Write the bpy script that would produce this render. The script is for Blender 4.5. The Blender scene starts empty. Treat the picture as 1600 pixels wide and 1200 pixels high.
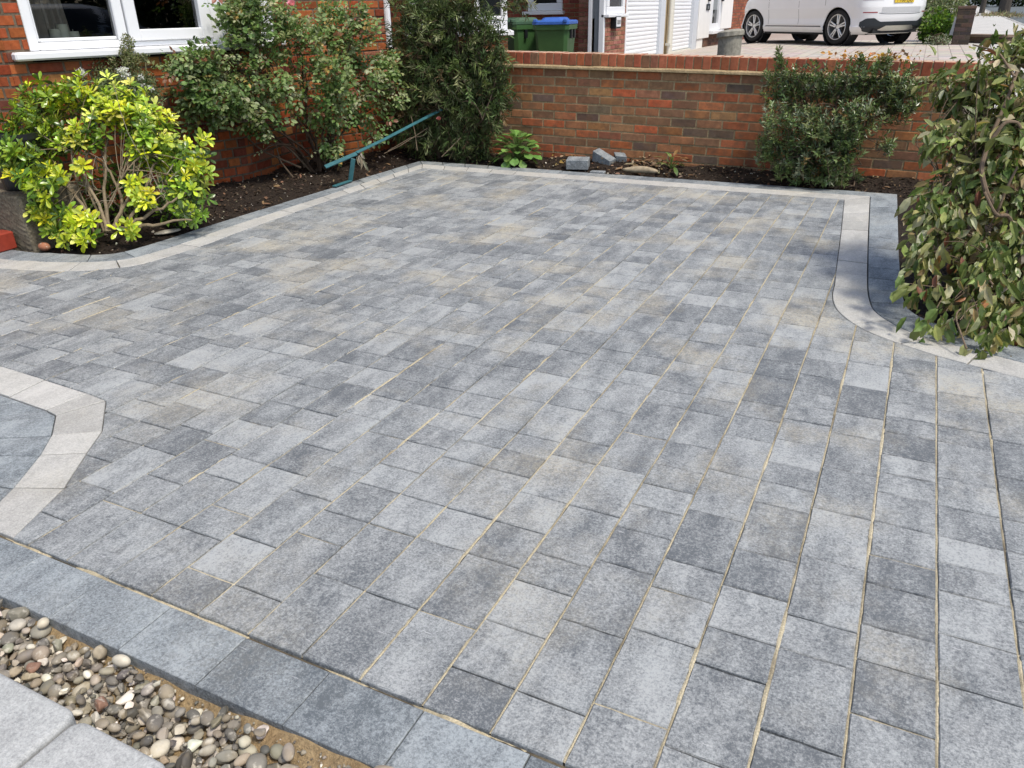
import bpy, bmesh, math, random
import numpy as np
from mathutils import Vector, Matrix

# ---------------------------------------------------------------- camera, sky, sun, exposure
SC = bpy.context.scene
COL = SC.collection
rad = math.radians
H = 1.30                                   # lens height above the paving, metres
FPX = 1204.08                              # focal length in pixels of a 1600 px wide picture
RW = np.array([[0.89701717, 0.17670392, -0.40513691],
               [0.44156203, -0.3988574, 0.80370128],
               [-0.01957468, -0.89982693, -0.43580768]])
CAMPOS = np.array([0, 0, H])
RIGHT, UPV, FWD = RW[:, 0], -RW[:, 1], RW[:, 2]

cam = bpy.data.cameras.new('camera')
cam.sensor_width = 36; cam.lens = FPX / 1600 * 36; cam.clip_end = 500; cam.clip_start = 0.02
camo = bpy.data.objects.new('camera', cam); COL.objects.link(camo)
M = Matrix.Identity(4)
for i in range(3):
    M[i][0], M[i][1], M[i][2], M[i][3] = RIGHT[i], UPV[i], -FWD[i], CAMPOS[i]
camo.matrix_world = M
SC.camera = camo

SUN_EL, SUN_AZ = 61.0, 110.0                # azimuth from +Y towards +X
SUN_W, SUN_ANGLE, SKY_W, EXPO = 2.25, 8.0, 0.145, 0.48
wd = bpy.data.worlds.new('World'); SC.world = wd; wd.use_nodes = True
nt = wd.node_tree
sky = nt.nodes.new('ShaderNodeTexSky'); sky.sky_type = 'NISHITA'; sky.sun_disc = False
sky.sun_elevation = rad(SUN_EL); sky.sun_rotation = rad(SUN_AZ)
sky.dust_density = 2.5; sky.air_density = 1.0; sky.ozone_density = 1.0
nt.links.new(sky.outputs[0], nt.nodes['Background'].inputs[0])
nt.nodes['Background'].inputs[1].default_value = SKY_W
sl = bpy.data.lights.new('sun', 'SUN'); sl.energy = SUN_W; sl.angle = rad(SUN_ANGLE); sl.color = (1, .94, .84)
so = bpy.data.objects.new('sun', sl); COL.objects.link(so)
e, a = rad(SUN_EL), rad(SUN_AZ)
sd = Vector((math.cos(e) * math.sin(a), math.cos(e) * math.cos(a), math.sin(e)))
so.rotation_euler = sd.to_track_quat('Z', 'Y').to_euler(); so.location = (8, 6, 12)
SC.view_settings.view_transform = 'Standard'; SC.view_settings.look = 'None'
SC.view_settings.exposure = EXPO; SC.view_settings.gamma = 1
SC.cycles.use_denoising = True
SC.cycles.max_bounces = 8; SC.cycles.transparent_max_bounces = 12

rng = np.random.default_rng(7)
random.seed(7)

# ---------------------------------------------------------------- helpers
def pt(px, py, zc):                        # a spot in the place: its bearing and its true distance
    return RW @ np.array([(px - 800) / FPX * zc, (py - 600) / FPX * zc, zc]) + CAMPOS

def gp(px, py, z=0.0):
    d = RW @ np.array([px - 800, py - 600, FPX]); t = (z - H) / d[2]
    return np.array([d[0] * t, d[1] * t, z])

def unit(v):
    v = np.asarray(v, float); return v / (np.linalg.norm(v, axis=-1, keepdims=True) + 1e-12)

class MB:
    def __init__(s): s.V = []; s.n = 0; s.I = []; s.S = []; s.C = []; s.Mi = []
    def add(s, verts, faces, col=(.5, .5, .5), mat=0, rnd=None):
        verts = np.asarray(verts, float).reshape(-1, 3)
        if isinstance(faces, np.ndarray):
            nf = len(faces); s.I.append((faces + s.n).ravel()); s.S.append(np.full(nf, faces.shape[1]))
        else:
            nf = len(faces)
            s.I.append(np.array([i for f in faces for i in f], int) + s.n); s.S.append(np.array([len(f) for f in faces]))
        c = np.ones((nf, 4)); col = np.asarray(col, float)
        c[:, :3] = col[..., :3]
        c[:, 3] = rng.random() if rnd is None else rnd
        s.C.append(c); s.Mi.append(np.full(nf, mat))
        s.V.append(verts); s.n += len(verts)
    def build(s, name, mats, parent=None, smooth=False, origin=None):
        me = bpy.data.meshes.new(name)
        V = np.concatenate(s.V)
        if origin is not None: V = V - np.asarray(origin)
        I = np.concatenate(s.I); S = np.concatenate(s.S); C = np.concatenate(s.C); Mi = np.concatenate(s.Mi)
        me.vertices.add(len(V)); me.vertices.foreach_set('co', V.ravel())
        me.loops.add(len(I)); me.loops.foreach_set('vertex_index', I.astype(np.int32))
        me.polygons.add(len(S))
        me.polygons.foreach_set('loop_start', np.concatenate([[0], np.cumsum(S)[:-1]]).astype(np.int32))
        me.polygons.foreach_set('material_index', Mi.astype(np.int32))
        me.polygons.foreach_set('use_smooth', np.full(len(S), smooth))
        at = me.attributes.new('col', 'FLOAT_COLOR', 'FACE'); at.data.foreach_set('color', C.ravel())
        if not isinstance(mats, (list, tuple)): mats = [mats]
        for m in mats: me.materials.append(m)
        me.update(calc_edges=True); me.validate()
        o = bpy.data.objects.new(name, me); COL.objects.link(o)
        if origin is not None and parent is None: o.location = origin
        if parent is not None: o.parent = parent
        return o

def thing(name, label, cat, loc=(0, 0, 0), group=None, rot=None):
    o = bpy.data.objects.new(name, None); COL.objects.link(o); o.location = loc
    o.empty_display_size = .1
    if rot: o.rotation_euler = rot
    o['label'] = label; o['category'] = cat; o['kind'] = 'thing'
    if group: o['group'] = group
    return o
def tag(o, label, cat, group=None, kind='thing'):
    o['label'] = label; o['category'] = cat; o['kind'] = kind
    if group: o['group'] = group
    return o
def struct(o): o['kind'] = 'structure'; return o
def stuff(o, label, cat): o['kind'] = 'stuff'; o['label'] = label; o['category'] = cat; return o

BOXF = [[0, 3, 2, 1], [4, 5, 6, 7], [0, 1, 5, 4], [1, 2, 6, 5], [2, 3, 7, 6], [3, 0, 4, 7]]
def box(mb, c, size, col=(.5, .5, .5), mat=0, ax=None, bev=0.0, rnd=None):
    """box centred at c, sizes along the three axes ax (rows); bev chamfers all edges"""
    c = np.asarray(c, float); hx, hy, hz = [q / 2 for q in size]
    A = np.eye(3) if ax is None else np.asarray(ax, float)
    if bev <= 0:
        v = np.array([[x * hx, y * hy, z * hz] for z in (-1, 1) for x, y in ((-1, -1), (1, -1), (1, 1), (-1, 1))])
        mb.add(c + v @ A, BOXF, col, mat, rnd); return
    b = min(bev, hx * .9, hy * .9, hz * .9)
    prof = [(-hz, b), (-hz + b, 0), (hz - b, 0), (hz, b)]
    v = []
    for z, i in prof:
        X, Y = hx - i, hy - i
        k = b if i == 0 else b * .6
        v += [[-X + k, -Y, z], [X - k, -Y, z], [X, -Y + k, z], [X, Y - k, z], [X - k, Y, z], [-X + k, Y, z], [-X, Y - k, z], [-X, -Y + k, z]]
    f = [[7, 6, 5, 4, 3, 2, 1, 0], list(range(24, 32))]
    for r in range(3):
        for j in range(8):
            k = (j + 1) % 8; f.append([r * 8 + j, r * 8 + k, r * 8 + 8 + k, r * 8 + 8 + j])
    mb.add(c + np.array(v) @ A, f, col, mat, rnd)

def boxb(mb, lo, hi, col=(.5, .5, .5), mat=0, bev=0.0):
    lo = np.array(lo, float); hi = np.array(hi, float); box(mb, (lo + hi) / 2, hi - lo, col, mat, None, bev)

def quad(mb, a, b, c, d, col=(.5, .5, .5), mat=0): mb.add([a, b, c, d], [[0, 1, 2, 3]], col, mat)

def tube(mb, P, r, col=(.3, .2, .1), mat=0, sides=6, cap=True):
    P = np.asarray(P, float); k = len(P); r = np.broadcast_to(np.asarray(r, float), (k,))
    T = np.gradient(P, axis=0); T = unit(T)
    ref = np.array([0, 0, 1.]) if abs(T[0][2]) < .9 else np.array([1., 0, 0])
    N = np.zeros_like(P); n = unit(np.cross(T[0], ref))
    for i in range(k):
        n = unit(n - T[i] * (n @ T[i])); N[i] = n
    B = np.cross(T, N)
    an = np.arange(sides) * 2 * math.pi / sides
    V = P[:, None] + (N[:, None] * np.cos(an)[None, :, None] + B[:, None] * np.sin(an)[None, :, None]) * r[:, None, None]
    i = np.arange(k - 1)[:, None] * sides; j = np.arange(sides)[None]; j2 = (j + 1) % sides
    F = np.stack([i + j, i + j2, i + sides + j2, i + sides + j], -1).reshape(-1, 4)
    mb.add(V.reshape(-1, 3), F, col, mat)
    if cap:
        mb.add(V[0], [list(range(sides))[::-1]], col, mat); mb.add(V[-1], [list(range(sides))], col, mat)

def lathe(mb, prof, c, ax=(0, 0, 1), n=32, col=(.5, .5, .5), mat=0, closed=False):
    ax = unit(ax); ref = np.array([1., 0, 0]) if abs(ax[0]) < .9 else np.array([0, 1., 0])
    u = unit(np.cross(ax, ref)); w = np.cross(ax, u)
    an = np.arange(n) * 2 * math.pi / n
    P = np.array(prof, float); k = len(P)
    V = np.asarray(c)[None, None] + P[:, None, 1:2] * ax + P[:, None, 0:1] * (u * np.cos(an)[:, None] + w * np.sin(an)[:, None])[None]
    kk = k if closed else k - 1
    i = np.arange(kk)[:, None]; j = np.arange(n)[None]; j2 = (j + 1) % n; i2 = (i + 1) % k
    F = np.stack([i * n + j, i * n + j2, i2 * n + j2, i2 * n + j], -1).reshape(-1, 4)
    mb.add(V.reshape(-1, 3), F, col, mat)

def prism(mb, poly, z0, z1, col=(.5, .5, .5), mat=0, ch=0.0):
    """upright prism over a counter-clockwise outline, top edge chamfered by ch"""
    p = np.asarray(poly, float); n = len(p)
    if ch > 0:
        nx = np.roll(p, -1, 0); pv = np.roll(p, 1, 0)
        e1 = unit(p - pv); e2 = unit(nx - p)
        n1 = np.stack([-e1[:, 1], e1[:, 0]], 1); n2 = np.stack([-e2[:, 1], e2[:, 0]], 1)
        bis = n1 + n2; den = np.maximum((bis * n1).sum(1), .35)
        q = p + bis / den[:, None] * ch
        rings = [(p, z0), (p, z1 - ch), (q, z1)]
    else: rings = [(p, z0), (p, z1)]
    V = np.concatenate([np.c_[r, np.full(n, z)] if np.isscalar(z) else np.c_[r, z] for r, z in rings])
    F = []
    for k in range(len(rings) - 1):
        for j in range(n):
            j2 = (j + 1) % n; F.append([k * n + j, k * n + j2, k * n + n + j2, k * n + n + j])
    F.append([(len(rings) - 1) * n + j for j in range(n)])
    mb.add(V, F, col, mat)

def clip_rect(poly, x0, x1, y0, y1):
    def cl(P, ins, inter):
        out = []
        for i in range(len(P)):
            A, B = P[i - 1], P[i]
            if ins(B):
                if not ins(A): out.append(inter(A, B))
                out.append(B)
            elif ins(A): out.append(inter(A, B))
        return out
    P = [tuple(q) for q in poly]
    ix = lambda x: (lambda A, B: (x, A[1] + (B[1] - A[1]) * (x - A[0]) / (B[0] - A[0])))
    iy = lambda y: (lambda A, B: (A[0] + (B[0] - A[0]) * (y - A[1]) / (B[1] - A[1]), y))
    for ins, it in ((lambda p: p[0] >= x0, ix(x0)), (lambda p: p[0] <= x1, ix(x1)), (lambda p: p[1] >= y0, iy(y0)), (lambda p: p[1] <= y1, iy(y1))):
        if not P: break
        P = cl(P, ins, it)
    out = []
    for q in P:
        if not out or math.hypot(q[0] - out[-1][0], q[1] - out[-1][1]) > .002: out.append(q)
    if len(out) > 2 and math.hypot(out[0][0] - out[-1][0], out[0][1] - out[-1][1]) < .002: out.pop()
    return out
def area(P): return .5 * sum(P[i - 1][0] * P[i][1] - P[i][0] * P[i - 1][1] for i in range(len(P)))

# leaves, many at a time --------------------------------------------------------------------
LANCE = (np.array([[0, 0, 0], [.3, .42, .5], [.3, 0, 0], [.3, -.42, .5], [.68, .46, .5], [.68, 0, 0], [.68, -.46, .5], [1, 0, 0]], float),
         [[0, 2, 1], [0, 3, 2], [1, 2, 5, 4], [2, 3, 6, 5], [4, 5, 7], [5, 6, 7]])
OBOV = (np.array([[0, 0, 0], [.35, .26, .3], [.35, 0, 0], [.35, -.26, .3], [.7, .5, .5], [.7, 0, 0], [.7, -.5, .5], [.9, .34, .4], [1, 0, .1], [.9, -.34, .4]], float),
        [[0, 2, 1], [0, 3, 2], [1, 2, 5, 4], [2, 3, 6, 5], [4, 5, 8, 7], [5, 6, 9, 8]])
SIMPLE = (np.array([[0, 0, 0], [.45, .5, .5], [.45, -.5, .5], [1, 0, 0]], float), [[0, 2, 3], [0, 3, 1]])
def leaves(mb, pos, d, nrm, L, W, col, fold=.25, curl=.15, tpl=LANCE, mat=0):
    pos = np.asarray(pos, float); n = len(pos)
    if n == 0: return
    d = unit(d); nrm = np.asarray(nrm, float); nrm = unit(nrm - d * (nrm * d).sum(1, keepdims=True)); sd_ = np.cross(nrm, d)
    T, Fs = tpl
    L = np.broadcast_to(L, (n,)); W = np.broadcast_to(W, (n,)); fold = np.broadcast_to(fold, (n,)); curl = np.broadcast_to(curl, (n,))
    t = T[:, 0]; s_ = T[:, 1]; h = T[:, 2]
    V = (pos[:, None] + d[:, None] * (L[:, None] * t)[..., None] + sd_[:, None] * (W[:, None] * s_)[..., None]
         + nrm[:, None] * (fold[:, None] * W[:, None] * h - curl[:, None] * L[:, None] * t ** 2)[..., None])
    col = np.broadcast_to(np.asarray(col, float), (n, 3)); k = len(T); off = np.arange(n) * k
    r = rng.random(n)
    V = V.reshape(-1, 3); base = mb.n
    mb.V.append(V); mb.n += len(V)
    for f in Fs:
        fa = off[:, None] + np.array(f)[None] + base
        mb.I.append(fa.ravel()); mb.S.append(np.full(n, len(f))); mb.C.append(np.c_[col, r]); mb.Mi.append(np.full(n, mat))

def rdir(n): return unit(rng.normal(size=(n, 3)))
def pick(pal, n, jit=.15):
    """colours from a palette of (weight, rgb)"""
    w = np.array([p[0] for p in pal], float); c = np.array([p[1] for p in pal], float)
    o = c[rng.choice(len(pal), n, p=w / w.sum())]
    return o * np.exp(rng.normal(size=(n, 1)) * jit) * (1 + rng.normal(size=(n, 3)) * .05)

def blob_pts(blobs, n):
    """points in a cloud of ellipsoids (px, py, radius x, radius y in picture pixels, distance, depth radius m, weight)"""
    w = np.array([b[2] * b[3] * (b[6] if len(b) > 6 else 1) for b in blobs], float)
    idx = rng.choice(len(blobs), n, p=w / w.sum())
    u = rdir(n) * (rng.random((n, 1)) ** .45)
    out = np.zeros((n, 3))
    for i in range(n):
        b = blobs[idx[i]]; c = pt(b[0], b[1], b[4]); k = b[4] / FPX
        out[i] = c + RIGHT * u[i, 0] * b[2] * k + UPV * u[i, 1] * b[3] * k + FWD * u[i, 2] * b[5]
    return out, idx

def bez(a, b, c, k=8):
    t = np.linspace(0, 1, k)[:, None]; return (1 - t) ** 2 * a + 2 * t * (1 - t) * b + t * t * c

def grow(mb, bases, tips, r0=.012, r1=.002, col=(.12, .08, .05), wob=.06, lift=.45, sides=5, mains=None):
    """stems that leave a few bases, run along shared main limbs and fork to every tip"""
    bases = [np.asarray(b, float) for b in bases]
    tips = np.asarray(tips, float); n = len(tips)
    nm = mains or max(3, n // 9)
    seeds = tips[rng.choice(n, min(nm, n), replace=False)]
    forks = []
    for sdp in seeds:
        b = bases[rng.integers(len(bases))]
        m = (b + sdp) / 2 + np.array([0, 0, lift * np.linalg.norm((sdp - b)[:2]) * .5]) + rng.normal(size=3) * wob
        P = bez(b, m, b + (sdp - b) * .8 + rng.normal(size=3) * wob, 9); P[1:-1] += rng.normal(size=(7, 3)) * wob * .12
        tube(mb, P, np.linspace(r0 * (.7 + .6 * rng.random()), r0 * .35, 9), np.array(col) * (.8 + .4 * rng.random()), 0, sides)
        forks.append(P)
    for tp in tips:
        best = min(forks, key=lambda P: np.linalg.norm(P[-2] - tp) + .1 * rng.random())
        s_ = best[rng.integers(4, 9)]
        m = (s_ + tp) / 2 + rng.normal(size=3) * wob * .6 + np.array([0, 0, .12 * np.linalg.norm(tp - s_)])
        tube(mb, bez(s_, m, tp, 6), np.linspace(r0 * .3, r1, 6), np.array(col) * (.8 + .5 * rng.random()), 0, 4, False)

# ---------------------------------------------------------------- materials
def newmat(name):
    m = bpy.data.materials.new(name); m.use_nodes = True
    return m, m.node_tree, m.node_tree.nodes['Principled BSDF']
def N(nt, t, **kw):
    n = nt.nodes.new(t)
    for k, v in kw.items(): setattr(n, k, v)
    return n
def noise(nt, vec, scale, detail=4, rough=.6):
    n = N(nt, 'ShaderNodeTexNoise'); n.inputs['Scale'].default_value = scale; n.inputs['Detail'].default_value = detail
    n.inputs['Roughness'].default_value = rough
    if vec is not None: nt.links.new(vec, n.inputs['Vector'])
    return n.outputs['Fac']
def ramp(nt, fac, *st):
    r = N(nt, 'ShaderNodeValToRGB'); el = r.color_ramp.elements
    while len(el) < len(st): el.new(.5)
    for q, (p, c) in zip(el, st): q.position = p; q.color = (*c, 1) if len(c) == 3 else c
    nt.links.new(fac, r.inputs[0]); return r.outputs[0]
def g(v): return (v, v, v)
def mix(nt, fac, a, b, mode='MIX'):
    m = N(nt, 'ShaderNodeMix', data_type='RGBA', blend_type=mode)
    for s_, i in ((fac, 0), (a, 6), (b, 7)):
        if hasattr(s_, 'links'): nt.links.new(s_, m.inputs[i])
        elif i == 0: m.inputs[0].default_value = s_
        else: m.inputs[i].default_value = (*s_, 1)
    return m.outputs[2]
def bump(nt, bs, h, st=.3, dist=.002):
    b = N(nt, 'ShaderNodeBump'); b.inputs['Strength'].default_value = st; b.inputs['Distance'].default_value = dist
    nt.links.new(h, b.inputs['Height']); nt.links.new(b.outputs[0], bs.inputs['Normal'])
def objco(nt): return N(nt, 'ShaderNodeTexCoord').outputs['Object']
def scaled(nt, vec, s_, add=None):
    m = N(nt, 'ShaderNodeVectorMath', operation='MULTIPLY'); nt.links.new(vec, m.inputs[0]); m.inputs[1].default_value = s_
    if add is None: return m.outputs[0]
    k = N(nt, 'ShaderNodeVectorMath', operation='SCALE'); k.inputs[0].default_value = (37, 53, 29); nt.links.new(add, k.inputs['Scale'])
    d = N(nt, 'ShaderNodeVectorMath', operation='ADD'); nt.links.new(m.outputs[0], d.inputs[0]); nt.links.new(k.outputs[0], d.inputs[1])
    return d.outputs[0]

def attr_mat(name, rough=.8, sc=40., lo=.75, hi=1.2, bst=.3, bdist=.002, bsc=200., spec=.3, metal=0., dirt=None, two=None, two_sc=11):
    """takes the surface's own colour from the mesh and breaks it up with noise"""
    m, t, bs = newmat(name)
    at = N(t, 'ShaderNodeAttribute', attribute_name='col')
    v = scaled(t, objco(t), (1, 1, 1), at.outputs['Alpha'])
    f = ramp(t, noise(t, v, sc, 6), (.25, g(lo)), (.75, g(hi)))
    c = mix(t, 1., at.outputs['Color'], f, 'MULTIPLY')
    if two:
        c = mix(t, ramp(t, noise(t, v, two_sc, 5, .6), (.46 if two_sc < 20 else .56, g(0)), (.68, g(.75))), c, two)
    if dirt:
        c = mix(t, ramp(t, noise(t, v, dirt[1], 5), (.52, g(0)), (.72, g(dirt[2]))), c, dirt[0])
    t.links.new(c, bs.inputs['Base Color'])
    bs.inputs['Roughness'].default_value = rough; bs.inputs['Specular IOR Level'].default_value = spec; bs.inputs['Metallic'].default_value = metal
    if bst: bump(t, bs, noise(t, v, bsc, 4), bst, bdist)
    return m

def plain(name, col, rough=.5, spec=.4, metal=0., sc=30., var=.06, coat=0.):
    m, t, bs = newmat(name)
    f = ramp(t, noise(t, objco(t), sc, 5), (.3, tuple(q * (1 - var) for q in col)), (.7, tuple(min(1, q * (1 + var)) for q in col)))
    t.links.new(f, bs.inputs['Base Color'])
    bs.inputs['Roughness'].default_value = rough; bs.inputs['Specular IOR Level'].default_value = spec
    bs.inputs['Metallic'].default_value = metal; bs.inputs['Coat Weight'].default_value = coat
    return m

def leaf_mat(name, rough=.42, trans=.3, spec=.4):
    m, t, bs = newmat(name)
    at = N(t, 'ShaderNodeAttribute', attribute_name='col')
    v = scaled(t, objco(t), (1, 1, 1), at.outputs['Alpha'])
    f = ramp(t, noise(t, v, 35, 3), (.3, g(.78)), (.7, g(1.15)))
    c = mix(t, 1., at.outputs['Color'], f, 'MULTIPLY')
    t.links.new(c, bs.inputs['Base Color']); bs.inputs['Roughness'].default_value = rough; bs.inputs['Specular IOR Level'].default_value = spec
    tr = N(t, 'ShaderNodeBsdfTranslucent'); t.links.new(mix(t, 1., c, (1.1, 1.15, .6), 'MULTIPLY'), tr.inputs[0])
    ms = N(t, 'ShaderNodeMixShader'); ms.inputs[0].default_value = trans
    t.links.new(bs.outputs[0], ms.inputs[1]); t.links.new(tr.outputs[0], ms.inputs[2])
    t.links.new(ms.outputs[0], t.nodes['Material Output'].inputs[0])
    return m

def paver_mat(name, dark, light, tint, sand=.5, blot=1.):
    m, t, bs = newmat(name)
    at = N(t, 'ShaderNodeAttribute', attribute_name='col')     # red channel = how light this block was cast
    oc = objco(t)
    v = scaled(t, oc, (1, 1, 1), at.outputs['Alpha'])
    vs = scaled(t, oc, (1, .38, 1), at.outputs['Alpha'])
    sep = N(t, 'ShaderNodeSeparateColor'); t.links.new(at.outputs['Color'], sep.inputs[0])
    def math_(op, a, b=None):
        n = N(t, 'ShaderNodeMath', operation=op)
        for i, q in enumerate((a, b)):
            if q is None: continue
            if hasattr(q, 'links'): t.links.new(q, n.inputs[i])
            else: n.inputs[i].default_value = q
        return n.outputs[0]
    bl = math_('MULTIPLY', math_('SUBTRACT', noise(t, vs, 13, 5, .62), .5), 1.6 * blot)
    md = math_('MULTIPLY', math_('SUBTRACT', noise(t, v, 55, 4, .7), .5), 1.0 * blot)
    sp = math_('ADD', math_('MULTIPLY', math_('SUBTRACT', noise(t, v, 330, 3, .75), .5), 1.5), math_('MULTIPLY', math_('SUBTRACT', noise(t, v, 150, 3, .7), .5), 1.9))
    fac = math_('ADD', math_('ADD', sep.outputs[0], bl), math_('ADD', md, sp))
    c = ramp(t, fac, (0.05, dark), (.95, light))
    c = mix(t, ramp(t, noise(t, v, 6, 3), (.35, g(0)), (.65, g(.35))), c, tint, 'MULTIPLY')
    # sand left on the surface after brushing the joints
    sn = math_('MULTIPLY', ramp(t, noise(t, oc, 1.9, 5, .62), (.50, g(0)), (.72, g(1))), ramp(t, noise(t, oc, 70, 4, .7), (.35, g(.15)), (.62, g(1))))
    sx = N(t, 'ShaderNodeSeparateXYZ'); t.links.new(oc, sx.inputs[0])
    mr = N(t, 'ShaderNodeMapRange'); t.links.new(sx.outputs['Y'], mr.inputs['Value']); mr.inputs['From Min'].default_value = 1.0; mr.inputs['From Max'].default_value = 3.2; mr.inputs['To Min'].default_value = .35; mr.inputs['To Max'].default_value = 1.0
    c = mix(t, math_('MULTIPLY', math_('MULTIPLY', sn, sand), mr.outputs[0]), c, (.52, .46, .33))
    # pale scuffs and lime specks
    sc_ = ramp(t, noise(t, scaled(t, oc, (1, 5, 1), at.outputs['Alpha']), 24, 2, .5), (.71, g(0)), (.76, g(.45)))
    c = mix(t, sc_, c, (.55, .55, .55))
    t.links.new(c, bs.inputs['Base Color'])
    bs.inputs['Roughness'].default_value = .72; bs.inputs['Specular IOR Level'].default_value = .45
    bump(t, bs, math_('ADD', noise(t, v, 420, 3, .7), math_('MULTIPLY', noise(t, v, 60, 4), 1.2)), .55, .0016)
    return m

def ground_mat(name, *cols, sc=8., bst=.8, bd=.02, rough=.95, sc2=60.):
    m, t, bs = newmat(name); oc = objco(t)
    n1 = noise(t, oc, sc, 8, .65); n2 = noise(t, oc, sc2, 6, .7)
    k = len(cols); c = ramp(t, n1, *[(.3 + .4 * i / max(1, k - 1), q) for i, q in enumerate(cols)])
    c = mix(t, 1., c, ramp(t, n2, (.3, g(.6)), (.7, g(1.35))), 'MULTIPLY')
    t.links.new(c, bs.inputs['Base Color']); bs.inputs['Roughness'].default_value = rough; bs.inputs['Specular IOR Level'].default_value = .2
    bump(t, bs, n2, bst, bd); return m

def glass_mat(name, tint=.6, gl=.06):
    m, t, bs = newmat(name); t.nodes.remove(bs)
    tr = N(t, 'ShaderNodeBsdfTransparent'); tr.inputs[0].default_value = (tint, tint * 1.02, tint, 1)
    gs = N(t, 'ShaderNodeBsdfGlossy'); gs.inputs['Roughness'].default_value = .01
    fr = N(t, 'ShaderNodeFresnel'); fr.inputs[0].default_value = 1.5
    ad = N(t, 'ShaderNodeMath', operation='ADD'); ad.inputs[1].default_value = gl; t.links.new(fr.outputs[0], ad.inputs[0])
    ms = N(t, 'ShaderNodeMixShader'); t.links.new(ad.outputs[0], ms.inputs[0]); t.links.new(tr.outputs[0], ms.inputs[1]); t.links.new(gs.outputs[0], ms.inputs[2])
    t.links.new(ms.outputs[0], t.nodes['Material Output'].inputs[0]); return m

MT = dict(
    paver=paver_mat('charcoal_blend_paving', (.108, .118, .126), (.375, .388, .382), (.97, 1.0, 1.015), .8),
    edge=paver_mat('charcoal_edging', (.10, .114, .124), (.33, .358, .366), (.95, 1.0, 1.03), .35, .95),
    pale=paver_mat('pale_grey_edging', (.31, .305, .285), (.53, .52, .485), (.99, 1, .96), .6, .75),
    slab=paver_mat('pale_concrete', (.27, .275, .27), (.49, .495, .48), (.98, 1, .98), .0, .8),
    brick=attr_mat('brick', .88, 28, .62, 1.25, .5, .003, 120, .2, 0, ((.10, .06, .042), 3.5, .6)),
    wallbrick=attr_mat('mixed_brick', .88, 26, .65, 1.25, .5, .003, 120, .2, 0, ((.30, .19, .10), 2.6, .35), (.17, .095, .055)),
    mortar=ground_mat('mortar', (.27, .20, .11), (.40, .31, .18), sc=6, bst=.4, bd=.004),
    oldmortar=ground_mat('old_mortar', (.09, .065, .045), (.19, .15, .105), sc=6, bst=.4, bd=.004),
    soil=ground_mat('soil', (.018, .013, .010), (.04, .029, .021), (.025, .018, .013), sc=5, bst=1, bd=.03),
    sand=ground_mat('building_sand', (.24, .165, .085), (.38, .28, .155), (.29, .20, .105), sc=9, bst=1, bd=.012, sc2=90),
    joint=ground_mat('joint_sand', (.16, .135, .095), (.47, .41, .28), (.56, .50, .36), sc=3.2, bst=.8, bd=.004, sc2=200),
    darkjoint=ground_mat('dark_joint', (.07, .06, .045), (.15, .125, .085), sc=4, bst=.5, bd=.004),
    earth=ground_mat('earth', (.10, .085, .06), (.16, .135, .10), sc=2, bst=.4, bd=.02),
    block=attr_mat('pink_block_paving', .9, 14, .85, 1.12, .2, .002, 150, .2),
    pave=ground_mat('concrete_pavement', (.42, .41, .38), (.56, .54, .50), sc=3, bst=.2, bd=.003),
    road=ground_mat('asphalt', (.10, .115, .12), (.15, .165, .17), sc=3, bst=.2, bd=.003),
    stone=attr_mat('pebble', .68, 30, .7, 1.25, .3, .001, 160, .35, 0, ((.25, .19, .10), 20, .5), (.56, .52, .43), 48),
    chip=attr_mat('mulch', .9, 30, .7, 1.3, 0, spec=.15),
    conc=attr_mat('rough_concrete', .9, 70, .45, 1.6, .5, .004, 90, .2),
    leaf=leaf_mat('leaf'), gloss=leaf_mat('glossy_leaf', .3, .18, .5), dull=leaf_mat('needle_leaf', .5, .2, .3),
    petal=leaf_mat('petal', .6, .35, .2),
    bark=attr_mat('bark', .85, 60, .7, 1.3, .4, .002, 120, .2),
    upvc=plain('white_upvc', (.80, .81, .82), .32, .5, 0, 4, .02),
    rubber=plain('black_rubber', (.018, .018, .019), .75, .3),
    blackp=plain('black_plastic', (.012, .013, .016), .35, .5),
    trim=plain('grey_plastic_trim', (.022, .028, .034), .6, .4),
    dark=plain('dark_interior', (.012, .011, .010), .9, .1),
    silver=plain('silver_alloy', (.60, .60, .60), .33, .5, .85),
    paint=plain('white_car_paint', (.74, .745, .75), .28, .5, 0, 3, .015, .6),
    render=plain('white_render', (.76, .75, .72), .8, .2, 0, 5, .03),
    glass=glass_mat('window_glass', .85, .05),
    carglass=plain('tinted_glass', (.015, .018, .02), .05, .6),
    red=plain('red_lens', (.30, .01, .02), .2, .6),
    plate=plain('number_plate', (.70, .50, .04), .4, .4),
    binp=plain('green_bin_plastic', (.045, .11, .035), .45, .4, 0, 8, .1),
    bluelid=plain('blue_lid_plastic', (.04, .12, .42), .4, .45, 0, 8, .08),
    greylid=plain('dark_green_lid_plastic', (.05, .10, .055), .5, .4, 0, 8, .12),
    teal=plain('teal_paint', (.035, .125, .14), .45, .4, 0, 14, .25),
    wood=attr_mat('weathered_wood', .9, 25, .6, 1.3, .5, .004, 60, .15),
    cream=plain('cream_wax', (.62, .62, .50), .5, .3, 0, 8, .04),
    cloth=plain('grey_curtain', (.34, .30, .25), .9, .1, 0, 20, .1),
    redpaint=attr_mat('red_painted_brick', .4, 20, .75, 1.2, .3, .002, 100, .4),
)

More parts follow.
